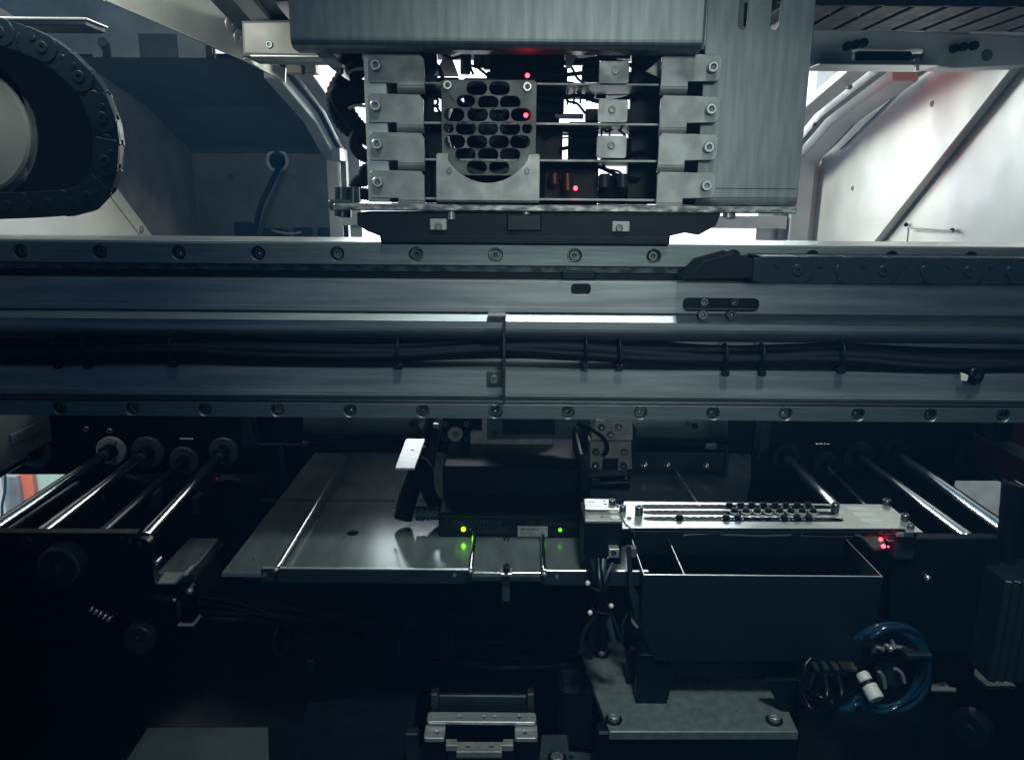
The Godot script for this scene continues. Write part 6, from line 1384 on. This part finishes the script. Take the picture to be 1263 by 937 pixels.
	part("sheet", Geo.new().plate(poly([Vector2(-0.2273, -0.0047), Vector2(-0.2429, 0.0506), Vector2(-0.2115, 0.0558), Vector2(-0.2153, 0.0891), Vector2(-0.1003, 0.1125), Vector2(-0.0939, -0.0033)]), -0.004, 0.0, flat(0.925), [], 0.0006), M.casting, bc)
	part("edge_post", Geo.new().box(Vector3(-0.0872, 0.9647, 0.025), Vector3(0.0116, 0.0339, 0.01), 0.001), M.dark_plate, bc)
	# aluminium clevis at the bottom centre
	var c := thing("clevis_bracket", Vector3(-0.0242, 0.985, 0.0588), "pale aluminium clevis bracket with drilled tabs at the bottom centre", "bracket")
	var bh := []
	for q in [Vector2(-0.0454, -0.0109), Vector2(-0.0232, -0.0106), Vector2(-0.0132, -0.0105), Vector2(0.0091, -0.0103)]: bh.append(circle(q, 0.0021, 12))
	part("cross_plate", Geo.new().plate(rounded(Vector2(-0.0752, -0.0174), Vector2(0.0245, -0.0039), 0.0025), -0.003, 0.0, flat(0.985), bh, 0.0004), M.bright_aluminium, c)
	part("tab", Geo.new().plate(rounded(Vector2(-0.0761, -0.033), Vector2(-0.0579, -0.014), 0.0022), -0.004, 0.0, flat(0.98), [circle(Vector2(-0.0653, -0.0255), 0.0021, 14)], 0.0004), M.bright_aluminium, c)
	part("tab", Geo.new().plate(rounded(Vector2(0.005, -0.0321), Vector2(0.0254, -0.013), 0.0022), -0.004, 0.0, flat(0.98), [circle(Vector2(0.0138, -0.0246), 0.0021, 14)], 0.0004), M.bright_aluminium, c)
	part("stepped_strip", Geo.new().plate(poly([Vector2(-0.0466, -0.0379), Vector2(-0.0472, -0.0297), Vector2(-0.0566, -0.0298), Vector2(-0.0574, -0.0213), Vector2(-0.0474, -0.0212), Vector2(-0.0468, -0.0249), Vector2(-0.0059, -0.0245), Vector2(-0.0055, -0.0208), Vector2(0.004, -0.0206), Vector2(0.0037, -0.0291), Vector2(-0.0065, -0.0292), Vector2(-0.0064, -0.0374)]), -0.006, 0.0, flat(0.97), [circle(Vector2(-0.0373, -0.0306), 0.0019, 12), circle(Vector2(-0.0159, -0.0303), 0.0019, 12)], 0.0004), M.plated, c)
	part("yoke", Geo.new().box(Vector3(-0.0663, 0.956, 0.01), Vector3(0.019, 0.0418, 0.04), 0.002), M.black, c)
	part("yoke", Geo.new().box(Vector3(0.0158, 0.9567, 0.01), Vector3(0.0197, 0.0418, 0.04), 0.002), M.black, c)
	part("column", Geo.new().box(Vector3(-0.0695, 0.9903, -0.005), Vector3(0.0075, 0.0207, 0.01), 0.001), M.dark_plate, c)
	part("column", Geo.new().box(Vector3(0.0197, 0.9911, -0.005), Vector3(0.0068, 0.0207, 0.01), 0.001), M.dark_plate, c)
	part("back_plate", Geo.new().box(Vector3(-0.0249, 0.9866, -0.0075), Vector3(0.0826, 0.0183, 0.005), 0.001), M.dark_plate, c)
	var sp := thing("foot_casting", Vector3(0.0545, 0.95, 0.005), "dark casting with two ringed hex screws at the bottom edge", "casting")
	part("shelf", Geo.new().plate(poly([Vector2(0.0246, -0.0462), Vector2(0.0309, 0.0114), Vector2(0.0557, 0.0116), Vector2(0.0557, -0.0103), Vector2(0.0838, -0.0143), Vector2(0.0839, -0.0455)]), -0.01, 0.0, flat(0.95), [], 0.001), M.anodised, sp)
	part("shelf", Geo.new().plate(poly([Vector2(-0.0953, -0.0474), Vector2(-0.0959, -0.012), Vector2(-0.0809, -0.0119), Vector2(-0.0768, -0.0472)]), -0.01, 0.0, flat(0.95), [], 0.001), M.anodised, sp)
	for q in [Vector3(0.0438, 0.95, 0.022), Vector3(-0.087, 0.95, 0.0234)]:
		screw(sp, q, 0.0058, Vector3(0, 1, 0), M.bright_screw, 0.004)
		part("washer", Geo.new().lathe([Vector2(0.009, 0), Vector2(0.009, 0.001), Vector2(0.006, 0.001)], 24, Transform3D(FLAT, q)), M.black, sp)
	screw(sp, Vector3(0.0572, 0.95, 0.0198), 0.002, Vector3(0, 1, 0), M.black, 0.001)
	part("riser", Geo.new().box(Vector3(0.0652, 0.9635, -0.032), Vector3(0.0348, 0.0668, 0.036), 0.004), M.rubber, sp)
	# air valves, filter and blue hoses at the lower right
	var v := thing("valve_block", Vector3(0.3271, 0.985, -0.0599), "black valve block with four pale strips beside the bin foot", "valves")
	part("body", Geo.new().box(Vector3(0.3115, 0.989, -0.0488), Vector3(0.0348, 0.022, 0.0269), 0.001), M.black_gloss, v)
	part("pale_strip", Geo.new().box(Vector3(0.3005, 1.001, -0.0494), Vector3(0.0056, 0.004, 0.0162), 0.0006), M.white_plastic, v)
	part("pale_strip", Geo.new().box(Vector3(0.3101, 1.001, -0.0495), Vector3(0.0056, 0.004, 0.0162), 0.0006), M.white_plastic, v)
	part("pale_strip", Geo.new().box(Vector3(0.3196, 1.001, -0.0496), Vector3(0.0056, 0.004, 0.0162), 0.0006), M.white_plastic, v)
	part("pale_strip", Geo.new().box(Vector3(0.3346, 0.998, -0.0543), Vector3(0.0152, 0.004, 0.0163), 0.0006), M.plated, v)
	for q in [[Vector3(0.2612, 1.0607, 0.03), Vector3(0.2544, 1.0537, 0.035), Vector3(0.2566, 1.0413, 0.04)], [Vector3(0.2632, 1.0498, 0.035), Vector3(0.257, 1.0373, 0.04), Vector3(0.2528, 1.0382, 0.03)], [Vector3(0.2573, 1.0285, 0.03), Vector3(0.2637, 1.0346, 0.045), Vector3(0.2719, 1.0304, 0.05), Vector3(0.2673, 1.0208, 0.05)], [Vector3(0.2733, 1.0467, 0.035), Vector3(0.2698, 1.0367, 0.05), Vector3(0.2628, 1.024, 0.05)], [Vector3(0.2846, 1.0468, 0.035), Vector3(0.282, 1.0384, 0.05), Vector3(0.2741, 1.0225, 0.05)], [Vector3(0.254, 1.0334, 0.03), Vector3(0.2572, 1.0255, 0.05), Vector3(0.2754, 1.0161, 0.05)]]:
		part("black_tube", Geo.new().tube(Geo.smooth(q, 8), 0.0026, 10), M.black_gloss, v)
	var fi := thing("white_filter", Vector3(0.3072, 1.041, 0.05), "white air filter capsule with a black band amid the blue hoses", "filter")
	var f0: Vector3 = Vector3(0.3045, 1.0501, 0.035)
	var f1: Vector3 = Vector3(0.31, 1.0384, 0.055)
	var fl2 := f0.distance_to(f1)
	var ft := Geo.toward(f0, f1)
	part("capsule", Geo.new().lathe([Vector2(0, 0), Vector2(0.0048, 0), Vector2(0.0058, 0.002), Vector2(0.0058, fl2 * 0.3), Vector2(0.0052, fl2 * 0.32), Vector2(0.0052, fl2 * 0.48), Vector2(0.0066, fl2 * 0.5), Vector2(0.0066, fl2 - 0.001), Vector2(0.0058, fl2), Vector2(0, fl2)], 28, ft), M.white_plastic, fi)
	part("band", Geo.new().lathe([Vector2(0.0053, fl2 * 0.33), Vector2(0.0062, fl2 * 0.345), Vector2(0.0062, fl2 * 0.46), Vector2(0.0053, fl2 * 0.475)], 28, ft), M.black, fi)
	var hs := thing("blue_hose_coil", Vector3(0.3301, 1.0057, 0.04), "coil of shiny translucent blue air hoses at the lower right", "hose")
	for k in 6:
		var pts := []
		var c0: Vector3 = Vector3(0.3204, 1.0595, 0.045)
		for i in 15:
			var a := deg_to_rad(lerpf(140.0 - k * 4, -118.0 - k * 3, i / 14.0))
			var rr := 0.0385 - 0.0026 * (k % 3) + 0.0008 * sin(i * 1.3 + k)
			pts.append(c0 + Vector3(rr * cos(a) * 0.95, rr * sin(a) * 1.12, -0.004 + 0.004 * (k / 3) + 0.0025 * sin(i * 0.9 + k * 2.0)))
		pts.append(Vector3(0.2868, 1.0228, 0.046) + Vector3(0, 0.003 * (k % 3) - 0.003, 0.001 * k))
		pts.append(Vector3(0.2652, 1.0308, 0.042) + Vector3(0, 0.003 * (k % 3) - 0.003, 0.001 * k))
		part("hose", Geo.new().tube(Geo.smooth(pts, 6), 0.0021, 10), M.hose_blue, hs)
	part("hose_tie", Geo.new().box(Vector3(0.3426, 1.0775, 0.046), Vector3(0.0216, 0.0046, 0.012), 0.001), M.dark_plate, hs)
	var fm := thing("fitting_manifold", Vector3(0.3298, 1.0469, 0.03), "black manifold with brass-grey elbow fittings inside the blue coil", "manifold")
	part("body", Geo.new().box(Vector3(0.3293, 1.0621, 0.0225), Vector3(0.0323, 0.0111, 0.015), 0.002), M.black, fm)
	part("bracket", Geo.new().plate(poly([Vector2(0.3175, 1.0534), Vector2(0.3241, 1.0567), Vector2(0.342, 1.0584), Vector2(0.3465, 1.0345), Vector2(0.324, 1.0343)]), -0.02, 0.0, at_z(0.03)), M.dark_plate, fm)
	for q in [[Vector3(0.3118, 1.0715, 0.035), Vector3(0.3121, 1.0786, 0.04), Vector3(0.3179, 1.0764, 0.04)], [Vector3(0.3195, 1.0716, 0.035), Vector3(0.3194, 1.081, 0.04), Vector3(0.3222, 1.0785, 0.042)], [Vector3(0.3264, 1.0716, 0.035), Vector3(0.3249, 1.0837, 0.038), Vector3(0.3264, 1.0785, 0.042)], [Vector3(0.3217, 1.0795, 0.04), Vector3(0.3314, 1.0788, 0.04), Vector3(0.3414, 1.0766, 0.04)], [Vector3(0.3143, 1.0587, 0.045), Vector3(0.3185, 1.0524, 0.045), Vector3(0.321, 1.043, 0.045)], [Vector3(0.327, 1.0619, 0.045), Vector3(0.3331, 1.0573, 0.045), Vector3(0.337, 1.0479, 0.045)]]:
		part("elbow", Geo.new().tube(Geo.smooth(q, 6), 0.0017, 8), M.plated, fm)
	part("knurl", Geo.new().ball(Vector3(0.3218, 1.0798, 0.044), 0.0028, 8), M.bright_screw, fm)
	# lower right corner
	var sp2 := thing("slotted_plate", Vector3(0.4242, 0.985, -0.0377), "small pale plate with a slotted hole right of the blue coil", "plate")
	part("plate", Geo.new().plate(poly([Vector2(0.4109, 0.035), Vector2(0.4171, 0.0453), Vector2(0.4323, 0.0468), Vector2(0.4313, 0.0391), Vector2(0.4369, 0.0379), Vector2(0.4348, 0.0341)]), -0.002, 0.0, flat(0.985), [circle(Vector2(0.425, 0.0422), 0.0016, 12)], 0.0002), M.plated, sp2)
	var pl := thing("corner_plate", Vector3(0.4676, 1, -0.0335), "flat grey-brown plate under the ribbed block at the right edge", "plate")
	part("plate", Geo.new().plate(poly([Vector2(0.4537, 0.0195), Vector2(0.4517, 0.0372), Vector2(0.4603, 0.0504), Vector2(0.4821, 0.0507), Vector2(0.4816, 0.0198)]), -0.003, 0.0, flat(1.0), [], 0.0004), M.plated, pl)
	var rb := thing("ribbed_block", Vector3(0.4486, 1.0288, 0.02), "tall dark grey ribbed block at the right edge of the picture", "block")
	var ribs := PackedVector2Array()
	var bx0: float = 0.4274
	for k in 12:
		ribs.append(Vector2(bx0 + k * 0.004, -0.02 if k % 2 else -0.0175))
	ribs.append_array(poly([Vector2(bx0 + 0.045, 0.04), Vector2(bx0, 0.04)]))
	part("body", Geo.new().plate(ribs, 1.0312, 1.1294, Transform3D(FLAT, Vector3()), [], 0.0006), M.dark_plate, rb)
	var pu := thing("pulley_wheel", Vector3(0.4325, 0.9627, 0), "dim round pulley wheel in the dark at the bottom right", "pulley")
	part("wheel", Geo.new().lathe([Vector2(0.017, -0.012), Vector2(0.017, 0), Vector2(0.015, 0.001), Vector2(0.006, 0.001), Vector2(0.005, 0.004), Vector2(0, 0.004)], 32, Transform3D(Basis(Vector3(0, 1, 0), -0.9), Vector3(0.4304, 0.967, 0))), M.casting, pu)
